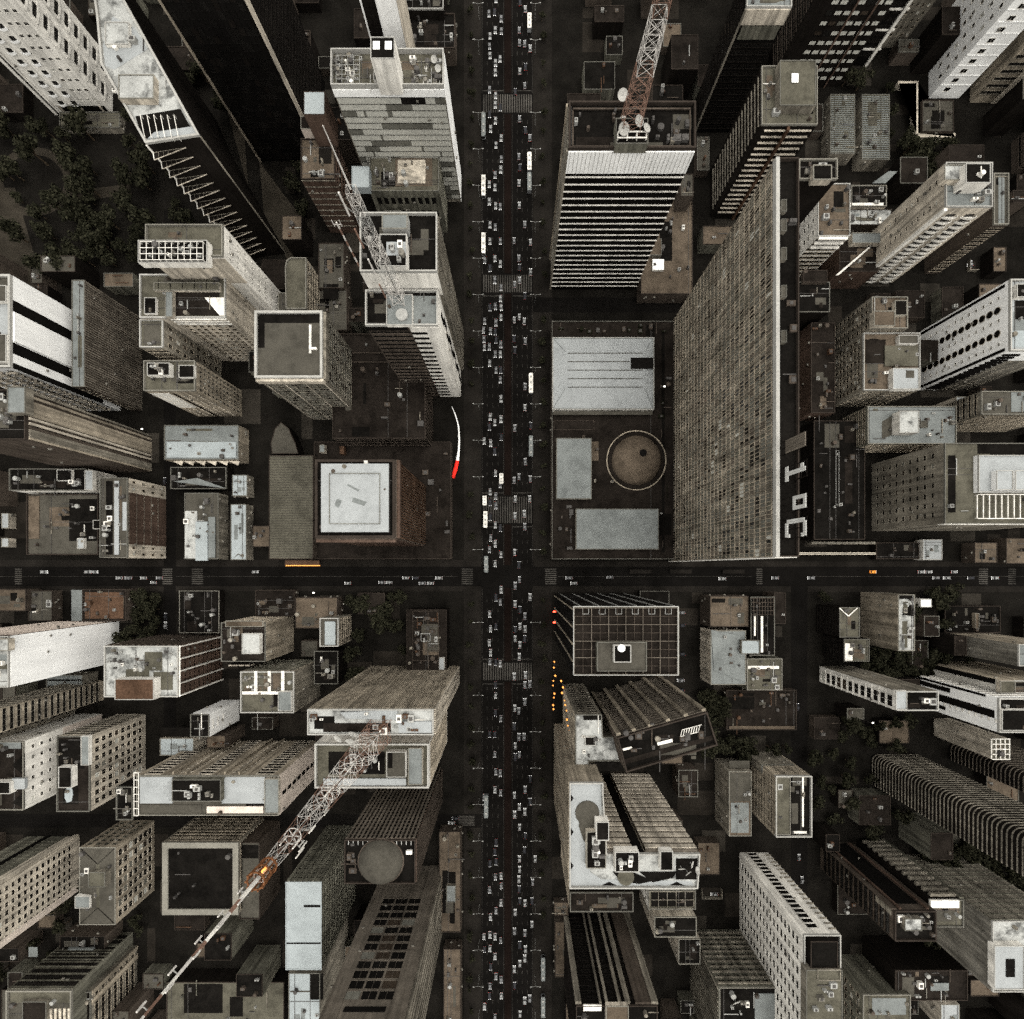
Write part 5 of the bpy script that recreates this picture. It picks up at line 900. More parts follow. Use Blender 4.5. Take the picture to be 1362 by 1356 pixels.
# strip of tent roofs along the cross street beside the slab tower
for i, (x, lb) in enumerate(((837, 'reddish flat bus shelter roof on the cross street nearest the pavilion'), (891, 'reddish flat bus shelter roof on the cross street before the slab tower'), (961, 'reddish flat bus shelter roof on the cross street below the slab tower'))):
    p = P(x + 15, 760.5, 3); t = thing('bus_shelter', lb, 'shelter', (p[0], p[1], .02), 'bus shelters along the cross street')
    MB().box(-6, -1.1, 2.7, 6, 1.1, 2.9, 'pavement').build('roof', t); b = MB()
    for q in (-5, 0, 5): b.box(q - .08, -.08, 0, q + .08, .08, 2.7, 'metal_dark')
    b.build('post', t)

# ------------------------------------------------------------------ lattice masts
def mast(name, label, base, zb, top, zt, w0, w1, n, cols, extra=None, zfoot=None):
    A = Vector(P(*base, zb)); D = Vector(P(*top, zt)); t = thing(name, label, 'antenna mast', A)
    V = D - A
    def corner(k, f):
        w = (w0 + (w1 - w0) * f) / 2; sx, sy = ((-1, -1), (1, -1), (1, 1), (-1, 1))[k]
        c = V * f; return Vector((c.x + sx * w, c.y + sy * w, c.z))
    for k in range(4):
        b = MB()
        for i in range(n): b.bar(corner(k, i / n), corner(k, (i + 1) / n), .13 - .05 * i / n, cols[(i * len(cols) * 2 // n) % len(cols)], n=5)
        b.build('leg', t)
    b = MB()
    for i in range(n):
        m = cols[(i * len(cols) * 2 // n) % len(cols)]; r = .06 - .025 * i / n
        for k in range(4):
            j = (k + 1) % 4; b.bar(corner(k, i / n), corner(j, (i + 1) / n), r, m); b.bar(corner(j, i / n), corner(k, (i + 1) / n), r, m); b.bar(corner(k, (i + 1) / n), corner(j, (i + 1) / n), r, m)
        if i % 2 == 0: b.bar(corner(0, i / n), corner(2, i / n), r, m); b.bar(corner(1, i / n), corner(3, i / n), r, m)
    b.build('bracing', t)
    b = MB(); b.bar((w0 * .1, 0, 0), V * .98 + Vector((w1 * .1, 0, 0)), .16, 'metal_dark', .1); b.build('cable_run', t)
    return t, V, corner
# straight masts: top stands right above the base
def up(base, zb, zt):
    p = P(*base, zb); k = K(zt); return (NX + p[0] / k, NY - p[1] / k)
m1, V, cf = mast('lattice_mast', 'rust and white lattice mast rising out of the top edge', (838, 168), 97, up((838, 168), 97, 168), 168, 6.6, 2.4, 17, ['mast_red', 'mast_white'])
m2, V2, cf2 = mast('lattice_mast', 'pale lattice mast with tube antennas on the twin slab tower', (531, 400), 83, up((531, 400), 83, 141), 141, 4.4, 2.6, 13, ['mast_white', 'metal', 'mast_white'])
b = MB(); b.bar(V2, V2 + Vector((0, 0, 20)), .26, 'mast_white', .12, n=8)
b.build('antenna_tube', m2)
for k in range(4):
    f = .12 + .25 * k; b = MB(); c = cf2(0, f); b.bar(c + Vector((-1.4, -.6, 0)), c + Vector((-1.4, -.6, 9)), .28, 'mast_white' if k % 2 else 'mast_red', n=8); b.bar(c + Vector((-1.4, -.6, 4)), c, .1, 'metal'); b.build('antenna_tube', m2)
p_ = P(478, 355, 93); t = thing('antenna_pole', 'slim red and white pole beside the pale lattice mast', 'antenna mast', p_); b = MB()
for i in range(8): b.bar((0, 0, i * 3), (0, 0, i * 3 + 3), .26, ('mast_red', 'mast_white')[i % 2], n=8)
b.build('pole', t); MB().bar((-1.2, 0, 23), (1.2, 0, 23), .1, 'mast_white').bar((-1.2, 0, 22), (-1.2, 0, 25), .12, 'mast_white').bar((1.2, 0, 22), (1.2, 0, 25), .12, 'mast_white').build('cross_arm', t)
m3, V3, cf3 = mast('lattice_mast', 'tall white lattice mast with ring platforms, orange light and long spire', (507, 971), 85, up((507, 971), 85, 178), 178, 8.0, 1.8, 17, ['mast_red', 'mast_white', 'mast_red', 'mast_white'])
def hoop(parent, z, r, m='mast_white', name='ring_platform', off=(0, 0)):
    b = MB(); n = 18
    for i in range(n):
        a, c = 6.28318 * i / n, 6.28318 * (i + 1) / n
        b.bar((off[0] + r * math.cos(a), off[1] + r * math.sin(a), z), (off[0] + r * math.cos(c), off[1] + r * math.sin(c), z), .09, m)
        if i % 3 == 0: b.bar((off[0] + r * math.cos(a), off[1] + r * math.sin(a), z), (off[0], off[1], z), .08, m); b.bar((off[0] + r * math.cos(a), off[1] + r * math.sin(a), z), (off[0] + r * math.cos(a), off[1] + r * math.sin(a), z + 2.6), .1, m)
    b.build(name, parent)
for f, r in ((.36, 3.0), (.57, 2.6), (.62, 2.2), (.83, 1.9)): hoop(m3, V3.z * f, r, off=(V3.x * f, V3.y * f))
q = random.Random(3)
for i in range(18):
    f = q.choice((.36, .46, .57, .62, .80, .84)) + q.uniform(-.02, .02); a = q.uniform(0, 6.28); r = q.uniform(2.2, 3.8); b = MB(); c = V3 * f
    b.bar((c.x + r * math.cos(a), c.y + r * math.sin(a), c.z), (c.x + r * math.cos(a), c.y + r * math.sin(a), c.z + q.uniform(2, 4.5)), .17, 'white', n=6); b.bar((c.x, c.y, c.z + 1), (c.x + r * math.cos(a), c.y + r * math.sin(a), c.z + 1), .07, 'metal'); b.build('panel_antenna', m3)
b = MB()
for i in range(10):
    a = 6.28318 * i / 10; b.bar((V3.x + 1.5 * math.cos(a), V3.y + 1.5 * math.sin(a), V3.z - 5), (V3.x + 1.9 * math.cos(a), V3.y + 1.9 * math.sin(a), V3.z + 1.5), .2, 'cage_rust')
for z in (-4, -1.5, 1): 
    for i in range(10):
        a, c = 6.28318 * i / 10, 6.28318 * (i + 1) / 10; b.bar((V3.x + 1.8 * math.cos(a), V3.y + 1.8 * math.sin(a), V3.z + z), (V3.x + 1.8 * math.cos(c), V3.y + 1.8 * math.sin(c), V3.z + z), .2, 'cage_rust')
b.build('lamp_cage', m3); MB().bar((V3.x, V3.y, V3.z - 3), (V3.x, V3.y, V3.z - 2.2), .6, 'lamp_orange', n=10).build('beacon', m3)
b = MB(); zs = V3.z; L = 35
for i in range(10):
    m = ('mast_white', 'white', 'mast_red')[i % 3]; b.bar((V3.x, V3.y, zs + L * i / 10), (V3.x, V3.y, zs + L * (i + 1) / 10), .46 - .03 * i, m, .46 - .03 * (i + 1), n=8)
b.build('spire', m3)
for i in range(9):
    z = zs + 5 + i * 3.2; s_ = 1 if i % 2 else -1; b = MB().bar((V3.x, V3.y, z), (V3.x + .9 * s_, V3.y + .7, z), .08, 'metal').bar((V3.x + .9 * s_, V3.y + .7, z - .8), (V3.x + .9 * s_, V3.y + .7, z + 1.0), .16, 'mast_white'); b.build('dipole', m3)

# ------------------------------------------------------------------ curved sculpture on the avenue plaza
p = P(603, 634, 0); t = thing('sculpture', 'tall curved blade sculpture, red at its thick foot and white to its point', 'sculpture', (p[0], p[1], .02))
pts = [(603, 634, 1.0), (606, 624, 1.6), (608.5, 613, 2.3), (610.2, 600, 3.2), (610.8, 585, 4.2), (610, 568, 5.4), (606, 553, 6.6), (601, 541, 7.6)]
wv = [.95, 1.15, .95, .62, .5, .42, .32, .10]; b1 = MB(); b2 = MB()
cs = [P(x, y, z) for x, y, z in pts]; cs = [Vector((c[0] - p[0], c[1] - p[1], c[2] - .02)) for c in cs]
for i in range(7): (b1 if i < 2 else b2).bar(cs[i], cs[i+1], wv[i], 'red_paint' if i < 2 else 'white_clean', wv[i+1], n=10)
b1.build('foot', t); b2.build('blade', t); MB().bar(cs[0] - Vector((0, 0, 1)), cs[0], 1.0, 'red_paint', .95, n=10).build('base', t)
# ------------------------------------------------------------------ traffic
ORD = ['first', 'second', 'third', 'fourth', 'fifth', 'sixth', 'seventh', 'eighth', 'ninth', 'tenth', 'eleventh', 'twelfth', 'thirteenth', 'fourteenth', 'fifteenth', 'sixteenth', 'seventeenth', 'eighteenth']
def car_meshes(paint):
    def mk():
        prof = [(-2.15, .45), (-2.15, .85), (-1.5, .98), (1.0, .95), (2.0, .78), (2.15, .6), (2.15, .35), (-2.1, .35)]
        b = MB(); w = .88; i = len(b.v); n = len(prof)
        b.v += [(-w, y, z) for y, z in prof] + [(w, y, z) for y, z in prof]; m = b.mi(paint)
        for k in range(n): j = (k + 1) % n; b.f.append((i + k, i + j, i + n + j, i + n + k)); b.m.append(m)
        b.f.append(tuple(i + k for k in range(n))); b.m.append(m); b.f.append(tuple(i + n + k for k in reversed(range(n)))); b.m.append(m)
        body = b.mesh('body')
        c = MB(); c.prism([(-.80, -1.75), (.80, -1.75), (.80, 1.05), (-.80, 1.05)], .93, 1.42, 'glass', paint, [(-.66, -1.15), (.66, -1.15), (.66, .40), (-.66, .40)])
        cab = c.mesh('cabin')
        wh = MB().bar((-.1, 0, 0), (.1, 0, 0), .33, 'tyre', n=10).bar((-.11, 0, 0), (.11, 0, 0), .17, 'metal', n=8).mesh('wheel')
        hl = MB().box(-.22, -.05, -.08, .22, .08, .08, 'lamp_head').mesh('headlight'); tl = MB().box(-.2, -.06, -.07, .2, .05, .07, 'lamp_tail').mesh('tail_light')
        return body, cab, wh, hl, tl
    return cached(('car', paint), mk)
def car(px, py, paint, label, heading, group):
    body, cab, wh, hl, tl = car_meshes(paint); p = P(px, py); q = random.Random(int(px * 91 + py * 7))
    t = thing('car', label, 'car', (p[0], p[1], .02), group, heading)
    s = q.uniform(.80, .95); t.scale = (s, s, s)
    bd = link('body', body, t); link('cabin', cab, t)
    for x, y in ((-.8, 1.3), (.8, 1.3), (-.8, -1.3), (.8, -1.3)): link('wheel', wh, t, (x, y, .33))
    for x in (-.6, .6): link('headlight', hl, bd, (x, 2.1, .62)); link('tail_light', tl, bd, (x, -2.13, .75))
    return t
def bus_meshes(paint):
    def mk():
        b = MB(); b.prism([(-1.22, -6), (1.22, -6), (1.25, 5.4), (.9, 6), (-.9, 6), (-1.25, 5.4)], .45, 3.1, paint, 'roof_pale' if paint == 'car_silver' else 'white')
        body = b.mesh('body')
        w = MB(); w.box(-1.28, -5.6, 1.5, 1.28, 5.0, 2.4, 'glass'); win = w.mesh('window_band')
        sc_ = MB().box(-.85, 5.9, 1.2, .85, 6.05, 2.6, 'glass').mesh('windscreen')
        h = MB(); h.box(-.55, -.6, 0, .55, .6, .28, 'metal'); ht = h.mesh('roof_unit')
        wh = MB().bar((-.15, 0, 0), (.15, 0, 0), .5, 'tyre', n=12).mesh('wheel')
        return body, win, sc_, ht, wh
    return cached(('bus', paint), mk)
def bus(px, py, ln, paint, label, heading, group):
    body, win, sc_, ht, wh = bus_meshes(paint); p = P(px, py); t = thing('bus', label, 'bus', (p[0], p[1], .02), group, heading)
    t.scale = (.9, ln * S * .9 / 12.0, 1)
    link('body', body, t); link('window_band', win, t); link('windscreen', sc_, t)
    for y in (-4, 0.2, 3.6): link('roof_unit', ht, t, (0, y, 3.1))
    for x in (-1.1, 1.1):
        for y in (-3.6, 3.9): link('wheel', wh, t, (x, y, .5))
    return t
LANES = [(644.5, 'kerb lane of the left carriageway'), (651.7, 'second lane of the left carriageway'), (659, 'third lane of the left carriageway'), (666.3, 'left lane beside the cycle path'),
         (684.5, 'right lane beside the cycle path'), (691, 'third lane of the right carriageway'), (698, 'second lane of the right carriageway'), (705, 'kerb lane of the right carriageway')]
def seg(y):
    for lim, nm in ((126, 'above the top crosswalk'), (388, 'above the second crosswalk'), (690, 'above the third crosswalk'), (905, 'above the lowest crosswalk'), (9999, 'below the lowest crosswalk')):
        if y < lim: return nm
left = [(651,20),(658,18),(659,42),(651,63),(666,80),(659,98),(659,141),(652,173),(659,162),(666,185),(666,213),(666,227),(659,234),(659,275),(666,276),(652,300),(659,303),(651,322),(666,322),(659,345),(666,352),
 (644,428),(644,440),(644,452),(644,463),(652,410),(659,430),(659,442),(659,453),(666,398),(666,410),(666,423),(666,459),(666,472),(652,484),(659,493),(666,493),(666,531),(652,555),(666,558),(652,590),(659,601),(659,630),(659,660),
 (652,688),(652,716),(666,738),(659,750),(659,795),(666,801),(652,817),(659,833),(652,868),(659,925),(659,948),(659,1003),(666,1028),(659,1026),(659,1050),(666,1054),(652,1148),(666,1200),(644,1245),(644,1262),(652,1285),(659,1120)]
right = [(691,5),(698,14),(691,42),(698,60),(698,175),(691,245),(698,300),(698,455),(698,543),(705,567),(698,684),(698,820),(698,837),(684.5,850),(691,858),(698,850),(698,898),(705,910),(691,980),(698,980),(684.5,992),(705,1036),(698,1050),(691,1073),(705,1066),(691,1100),(691,1142),(711,1142),(691,1156),(691,1169),(691,1182),(708,1173),(691,1198),(708,1198),(684.5,1213),(708,1229),(691,1256),(684.5,1310),(698,1330)]
cnt = {}
paints = ['car_white'] * 6 + ['car_silver'] * 5 + ['car_dark'] * 3 + ['car_red'] * 0
q = random.Random(5)
for lst, xs in ((left, (644.5, 651.7, 659, 666.3)), (right, (684.5, 691, 698, 705))):
    tr = 0; k = 0
    while k < 66 and tr < 4000:
        tr += 1; x = q.choice(xs); y = q.uniform(0, 1356)
        if any(abs(a - x) < 4 and abs(c - y) < 12 for a, c in lst): continue
        if (x < 646 or x > 703) and q.random() < .8: continue
        lst.append((x, y)); k += 1
q = random.Random(11)
for lst, hd in ((left, math.pi), (right, 0.0)):
    for x, y in sorted(lst, key=lambda c: c[1]):
        ln = min(LANES, key=lambda l: abs(l[0] - x)); pt = q.choice(paints); nm = {'car_white': 'white', 'car_silver': 'silver', 'car_dark': 'black', 'car_red': 'red'}[pt]
        key = (nm, ln[1], seg(y)); i = cnt.get(key, 0); cnt[key] = i + 1
        car(x + q.uniform(-.9, .9), y, pt, f'{ORD[i]} {nm} car down, {ln[1]}, {seg(y)}', hd + q.uniform(-.03, .03), 'cars on the avenue')
for x, y, ln, pt, lb in ((643.5, 172, 34, 'car_silver', 'grey bus at the kerb beside the checker panelled tower'), (643.5, 252, 30, 'car_white', 'white bus in the kerb lane beside the twin slab tower upper part'), (643.5, 328, 30, 'car_white', 'white bus just above the second crosswalk'), (667, 638, 15, 'car_white', 'short white van bus above the third crosswalk'),
    (645, 667, 14, 'car_white', 'short bus stopped at the third crosswalk, upper of two'), (646, 692, 24, 'car_white', 'bus stopped at the third crosswalk, lower of two'), (647, 751, 24, 'car_silver', 'grey bus crossing the junction with the cross street'), (647, 1070, 33, 'car_silver', 'grey bus near the lower side street crosswalk'),
    (704, 35, 22, 'car_white', 'white bus nearest the top edge on the right carriageway'), (704, 220, 26, 'car_white', 'white bus beside the white striped tower, upper of two'), (704, 247, 26, 'car_silver', 'grey bus beside the white striped tower, lower of two'), (706, 512, 29, 'car_white', 'white bus beside the white ribbed pavilion'),
    (706, 595, 30, 'car_silver', 'grey bus beside the plain grey pavilion'), (722, 1284, 34, 'car_silver', 'grey bus by the awning strip near the bottom edge'), (722, 1334, 30, 'car_silver', 'grey bus lowest on the right carriageway')):
    bus(x, y, ln, pt, lb, math.pi if x < 675 else 0, 'buses on the avenue')
cross = [(60,761),(118,761),(127,761),(160,769),(172,769),(192,769),(213,769),(205,775),(340,761),(463,776),(508,775),(518,775),(540,769),(553,769),(584,769),(562,776),(573,776),(757,769),(763,776),(811,768),(960,770),(1030,769),(1078,769),(1160,761),(1224,761),(1234,761),(1268,761),(1258,769),(1244,769),(1290,769),(1322,769)]
near = [(40, 'outside the beige strip roof building'), (150, 'outside the red brown window wall'), (300, 'outside the white roof strips'), (430, 'outside the corrugated warehouse'), (520, 'below the white square roof tower'), (780, 'below the podium'), (1000, 'below the huge slab tower'), (1160, 'below the rooftop temperature sign'), (1260, 'near the single white roof')]
cnt = {}
for x, y in cross:
    pt = 'car_orange' if x == 1160 else q.choice(paints); nm = {'car_white': 'white', 'car_silver': 'silver', 'car_dark': 'black', 'car_orange': 'orange'}[pt]
    w = min(near, key=lambda n_: abs(n_[0] - x))[1]; key = (nm, w); i = cnt.get(key, 0); cnt[key] = i + 1
    car(x, y, pt, f'{ORD[i]} {nm} car along the cross street {w}', math.pi / 2 if y > 765 else -math.pi / 2, 'cars on the cross street')
side = [(220, 640, 'on the side street beside the three white strips'), (221, 820, 'beside the dark parking roof'), (221, 832, 'beside the dark parking roof'), (606, 1088, 'waiting at the lower side street crosswalk'), (601, 1094, 'waiting at the lower side street crosswalk'), (906, 815, 'in the yard beside the white line frame tower'), (906, 832, 'in the yard beside the white line frame tower'), (906, 870, 'in the yard beside the white line frame tower'), (905, 905, 'in the yard beside the white line frame tower'), (905, 918, 'in the yard beside the white line frame tower'),
        (955, 1062, 'in the dark yard beside the half pale narrow roof'), (960, 1074, 'in the dark yard beside the half pale narrow roof'), (965, 1086, 'in the dark yard beside the half pale narrow roof'), (1062, 1140, 'on the dark side street below the white framed box roof'), (1066, 1170, 'on the dark side street below the white framed box roof'), (1060, 940, 'on the dark side street near the rust coloured roof')]
cnt = {}
for x, y, w in side:
    pt = q.choice(paints); nm = {'car_white': 'white', 'car_silver': 'silver', 'car_dark': 'black'}[pt]; key = (nm, w); i = cnt.get(key, 0); cnt[key] = i + 1
    car(x, y, pt, f'{ORD[i]} {nm} car {w}', 0 if x not in (606, 601, 906, 905) else math.pi / 2, 'cars in the side streets')

# ------------------------------------------------------------------ lamps that are lit in the photograph
for i, (x, y) in enumerate(((738, 813), (738, 827))):
    p = P(x, y); t = thing('signal_lamp', ['red signal lamp at the corner of the white line frame tower, upper', 'red signal lamp at the corner of the white line frame tower, lower'][i], 'lamp', (p[0], p[1], .14)); MB().bar((0, 0, 0), (0, 0, 4), .09, 'metal_dark').build('post', t); MB().box(-1.3, -.4, 4, 1.3, .4, 4.5, 'lamp_red').build('lamp', t)
p = P(407, 752); t = thing('lit_canopy', 'orange lit shop canopy strip under the corrugated warehouse', 'canopy', (p[0], p[1], 0)); MB().box(-10, 0, 3.6, 9, 2.6, 4.0, 'rust').build('canopy', t)
for i in range(17): MB().box(-9.6 + i * 1.12, -.5, 3.1, -8.9 + i * 1.12, -.02, 3.5, 'lamp_orange').build('bulb', t)
MB().box(-9.5, .3, 0, -9.2, .6, 3.6, 'metal_dark').box(8.2, .3, 0, 8.5, .6, 3.6, 'metal_dark').build('post', t)
for i, (x0, y0, x1, y1, n, lb) in enumerate(((738, 882, 735, 945, 9, 'string of orange bulbs along the kerb beside the angled brown tower'), (746, 905, 762, 998, 12, 'string of orange bulbs climbing the facade edge of the patchy white roof'))):
    a = P(x0, y0); t = thing('light_string', lb, 'string lights', (a[0], a[1], .14)); wire = MB(); pv = None; q2 = random.Random(i + 4)
    for k in range(n):
        f = k / (n - 1); z = 6 + (40 * f if i else 0); c = P(x0 + (x1 - x0) * f + q2.uniform(-1.5, 1.5), y0 + (y1 - y0) * f + q2.uniform(-2, 2), z); c = Vector((c[0] - a[0], c[1] - a[1], z))
        s = q2.uniform(.3, .55); MB().bar(c - Vector((0, 0, s)), c + Vector((0, 0, s)), s, 'lamp_orange', n=6).build('bulb', t)
        if pv: wire.bar(pv, c, .04, 'metal_dark')
        pv = c
    wire.bar((0, 0, 0), (0, 0, 6), .1, 'metal_dark'); wire.build('wire', t)
for i, (x, y, lb) in enumerate(((750, 1330, 'lit street lamp beside the awning strip at the bottom edge'), (1147, 957, 'lit lamp in the dark yard above the ribbed tower'), (1108, 1046, 'lit lamp beside the white framed box roof'), (502, 795, 'lit lamp in the dark lot by the angled yard wall'), (420, 788, 'lit lamp in front of the beige low roof'), (1352, 797, 'lit lamp at the edge near the dark yard roof'), (197, 575, 'lit lamp in the lane beside the arched hall'), (876, 520, 'lit lamp at the side of the white ribbed pavilion'))):
    z0 = 11 if i == 7 else 0; p = P(x, y, z0); t = thing('street_lamp', lb, 'street lamp', (p[0], p[1], z0)); MB().bar((0, 0, 0), (0, 0, 6), .1, 'metal_dark', .06, n=6).bar((0, 0, 6), (1.2, 0, 6.3), .06, 'metal_dark').build('post', t); MB().box(.8, -.35, 6.15, 1.8, .35, 6.32, 'metal_dark').box(.85, -.3, 6.33, 1.75, .3, 6.5, 'lamp_white').build('lamp', t)

lp = cached('lamp_post', lambda: (MB().bar((0, 0, 0), (0, 0, 8), .11, 'metal', .07, n=6).bar((0, 0, 8), (-2.4, 0, 8.4), .06, 'metal').bar((0, 0, 8), (2.4, 0, 8.4), .06, 'metal').mesh('post'), MB().box(-2.9, -.2, 8.3, -2.1, .2, 8.5, 'metal').mesh('lamp_head')))
for i, y in enumerate(range(-20, 1390, 47)):
    if any(a - 8 < y < c + 8 for a, c in ((124, 152), (364, 391), (659, 698), (750, 784), (880, 907))): continue
    for x, sd in ((637.5, 'left'), (711.5, 'right')):
        p = P(x, y); t = thing('lamp_post', f'unlit twin arm lamp post on the {sd} kerb of the avenue', 'street lamp', (p[0], p[1], .14), f'lamp posts on the {sd} kerb'); link('post', lp[0], t); link('lamp_head', lp[1], t); link('lamp_head', lp[1], t, (5.0, 0, 0))

# ------------------------------------------------------------------ trees
def crown_mesh(seed):
    q = random.Random(seed); b = MB(); lob = []
    for i in range(q.randint(7, 10)):
        a = q.uniform(0, 6.28); d = q.uniform(0, 2.3); lob.append((d * math.cos(a), d * math.sin(a), q.uniform(3.4, 6.2), q.uniform(1.0, 1.9)))
    for (x, y, z, r) in lob:
        for k in range(int(62 * r)):
            v = Vector((q.gauss(0, 1), q.gauss(0, 1), q.gauss(0, 1))).normalized() * (r * q.uniform(.55, 1.08)); c = Vector((x, y, z)) + Vector((v.x, v.y, v.z * .8))
            n = (v.normalized() + Vector((q.uniform(-.7, .7), q.uniform(-.7, .7), q.uniform(-.2, .9)))).normalized(); u = n.orthogonal().normalized(); w = n.cross(u); s = q.uniform(.22, .5)
            b.quad([c + u * s, c + w * s * .7, c - u * s, c - w * s * .7], 'leaf_a' if q.random() < .6 else 'leaf_b')
    return b.mesh('crown')
def trunk_mesh(seed):
    q = random.Random(seed); b = MB().bar((0, 0, 0), (.1, .05, 3.6), .26, 'bark', .15, n=7)
    for i in range(4):
        a = i * 1.57 + q.uniform(-.3, .3); b.bar((.1, .05, 2.6 + .2 * i), (1.5 * math.cos(a), 1.5 * math.sin(a), 4.6 + .3 * i), .11, 'bark', .04, n=5)
    return b.mesh('trunk')
CR = [crown_mesh(i) for i in range(6)]; TK = [trunk_mesh(i) for i in range(3)]
NT = [0]
def pip(x, y, poly):
    c = False; n = len(poly)
    for i in range(n):
        x1, y1 = poly[i]; x2, y2 = poly[(i + 1) % n]
        if (y1 > y) != (y2 > y) and x < (x2 - x1) * (y - y1) / (y2 - y1) + x1: c = not c
    return c
def blocked(x, y, mg):
    for s in FOOT:
        xs = [p[0] for p in s.w]; ys = [p[1] for p in s.w]
        if min(xs) - mg < x < max(xs) + mg and min(ys) - mg < y < max(ys) + mg: return True
    return False
def road(px, py, mg=3):
    if XS0 - mg < px < XS1 + mg or YS0 - mg < py < YS1 + mg: return True
    if 218 - mg < px < 234 + mg and 280 < py < 1083: return True
    if px < 640 and 1083 - mg < py < 1101 + mg: return True
    if 709 < px < 1040 and 396 - mg < py < 416 + mg: return True
    return 1052 - mg < px < 1074 + mg and py > 780
HOUSES = []
def tree(px, py, label, group, s):
    p = P(px, py); q = random.Random(NT[0]); NT[0] += 1
    t = thing('tree', label, 'tree', (p[0], p[1], 0), group, q.uniform(0, 6.28)); t.scale = (s, s, s * q.uniform(.85, 1.15))
    link('trunk', q.choice(TK), t); link('crown', q.choice(CR), t); return t
def grove(n, x0, y0, x1, y1, label, group, smin=.7, smax=1.5, seed=0, mg=1.6):
    smin *= 1.2; smax *= 1.3; n = int(n * 1.5)
    q = random.Random(seed + 900); k = 0; tr = 0; done = []
    while k < n and tr < n * 30:
        tr += 1; px = q.uniform(x0, x1); py = q.uniform(y0, y1); p = P(px, py); s = q.uniform(smin, smax)
        if blocked(p[0], p[1], mg * s) or road(px, py, 2) or (px < 100 and abs(math.hypot((px - 45) / 46, (py - 242) / 41) - 1) < .2) or (596 < px < 616 and 530 < py < 650) or any((a - px) ** 2 + (c - py) ** 2 < (3.4 * (s + d)) ** 2 for a, c, d in done): continue
        tree(px, py, label, group, s); done.append((px, py, s)); k += 1
grove(26, -40, 172, 225, 330, 'dark leafy tree in the park around the oval sandy path', 'park trees by the oval path', .8, 1.8, 1)
grove(14, 60, 300, 190, 372, 'dark tree in the thicket above the brown ribbed slab', 'thicket above the brown ribbed slab', .9, 1.8, 2)
grove(16, 225, 60, 420, 330, 'dark tree in the lots around the dark glass tower', 'trees around the dark glass tower', .8, 1.6, 3)
grove(10, 1186, 186, 1262, 250, 'dark round tree below the pale L shaped wall', 'trees below the pale L shaped wall', .8, 1.5, 4)
grove(7, 1088, 110, 1232, 225, 'dark tree squeezed beside the louvred sheds', 'trees beside the louvred sheds', .7, 1.3, 5)
grove(16, 1150, 860, 1250, 905, 'dark tree in the garden below the tan walled block', 'garden trees below the tan walled block', .8, 1.5, 6)
grove(34, 1215, 1108, 1350, 1240, 'dull green tree on the slope below the pale ribbed tower', 'slope trees below the pale ribbed tower', .9, 1.6, 7)
grove(12, 168, 786, 218, 850, 'tree in the overgrown lot beside the red brown tiled roof', 'trees in the overgrown lot', .7, 1.2, 8)
grove(7, 540, 660, 598, 745, 'dark plaza tree beside the red and white sculpture', 'plaza trees by the sculpture', .6, 1.1, 9)
grove(14, 1076, 940, 1200, 1100, 'dark tree in the yards between box roof and ribbed tower', 'yard trees before the ribbed tower', .8, 1.4, 10)
grove(12, 930, 915, 1046, 1010, 'dark tree around the rust coloured roof', 'trees around the rust coloured roof', .8, 1.4, 11)
grove(12, 10, 1090, 210, 1330, 'dark tree between the blocks in the bottom corner by the U shaped roof', 'trees by the U shaped roof', .7, 1.3, 12)
grove(9, 450, 790, 540, 900, 'dark tree in the black lot beside the dark machinery roof', 'trees by the dark machinery roof', .7, 1.3, 13)
grove(10, 1080, 785, 1300, 905, 'dark tree near the white V roof and the dark yard', 'trees near the white V roof', .7, 1.3, 14)
def row(pts, label, group, seed):
    q = random.Random(seed)
    for x, y in pts:
        p = P(x, y)
        if not blocked(p[0], p[1], 1.0) and not (x < 640 and 525 < y < 650): tree(x + q.uniform(-2, 2), y + q.uniform(-5, 5), label, group, q.uniform(.45, .8))
row([(627, y) for y in list(range(-10, 740, 29)) + list(range(800, 1075, 27)) + list(range(1110, 1380, 26))], 'small dark street tree on the left pavement of the avenue', 'street trees on the left pavement', 1)
row([(722, y) for y in list(range(-5, 390, 31)) + list(range(425, 745, 28)) + list(range(800, 1220, 26))], 'small dark street tree on the right pavement of the avenue', 'street trees on the right pavement', 2)

# ------------------------------------------------------------------ small low roofs filling the blocks
q = random.Random(21); SH = [s for s in FOOT if s.short]; placed = []; per = {}
for tr in range(16000):
    if len(placed) > 270: break
    px, py = q.uniform(-60, 1420), q.uniform(-60, 1420); w, h = (q.uniform(14, 44), q.uniform(14, 44)) if tr < 3000 else (q.uniform(9, 26), q.uniform(9, 26))
    if road(px, py, max(w, h) / 2 + 2): continue
    if 590 < px < 760: continue
    if 1040 < px < 1165 and 540 < py < 750: continue
    if px < 230 and 170 < py < 370 or 1205 < px and 1100 < py < 1250: continue
    a = P(px - w / 2, py + h / 2); c = P(px + w / 2, py - h / 2); bad = False
    for s in FOOT:
        xs = [p[0] for p in s.w]; ys = [p[1] for p in s.w]
        if a[0] < max(xs) + .6 and c[0] > min(xs) - .6 and a[1] < max(ys) + .6 and c[1] > min(ys) - .6: bad = True; break
    if bad or any(abs(px - x) < (w + ww) / 2 + 1.5 and abs(py - y) < (h + hh) / 2 + 1.5 for x, y, ww, hh in placed): continue
    placed.append((px, py, w, h))
FB = list(FOOT)
PLAIN = ('white square roof', 'black square roof', 'pavilion', 'pale blue roof', 'round dome', 'white line frame', 'gridded brown glass', 'plain grey green', 'lattice mast')
for i, s in enumerate(FB):
    if any(k in s.label for k in PLAIN) or s.root.get('category') in ('wall',): 
        continue
    weather(s, 500 + i)
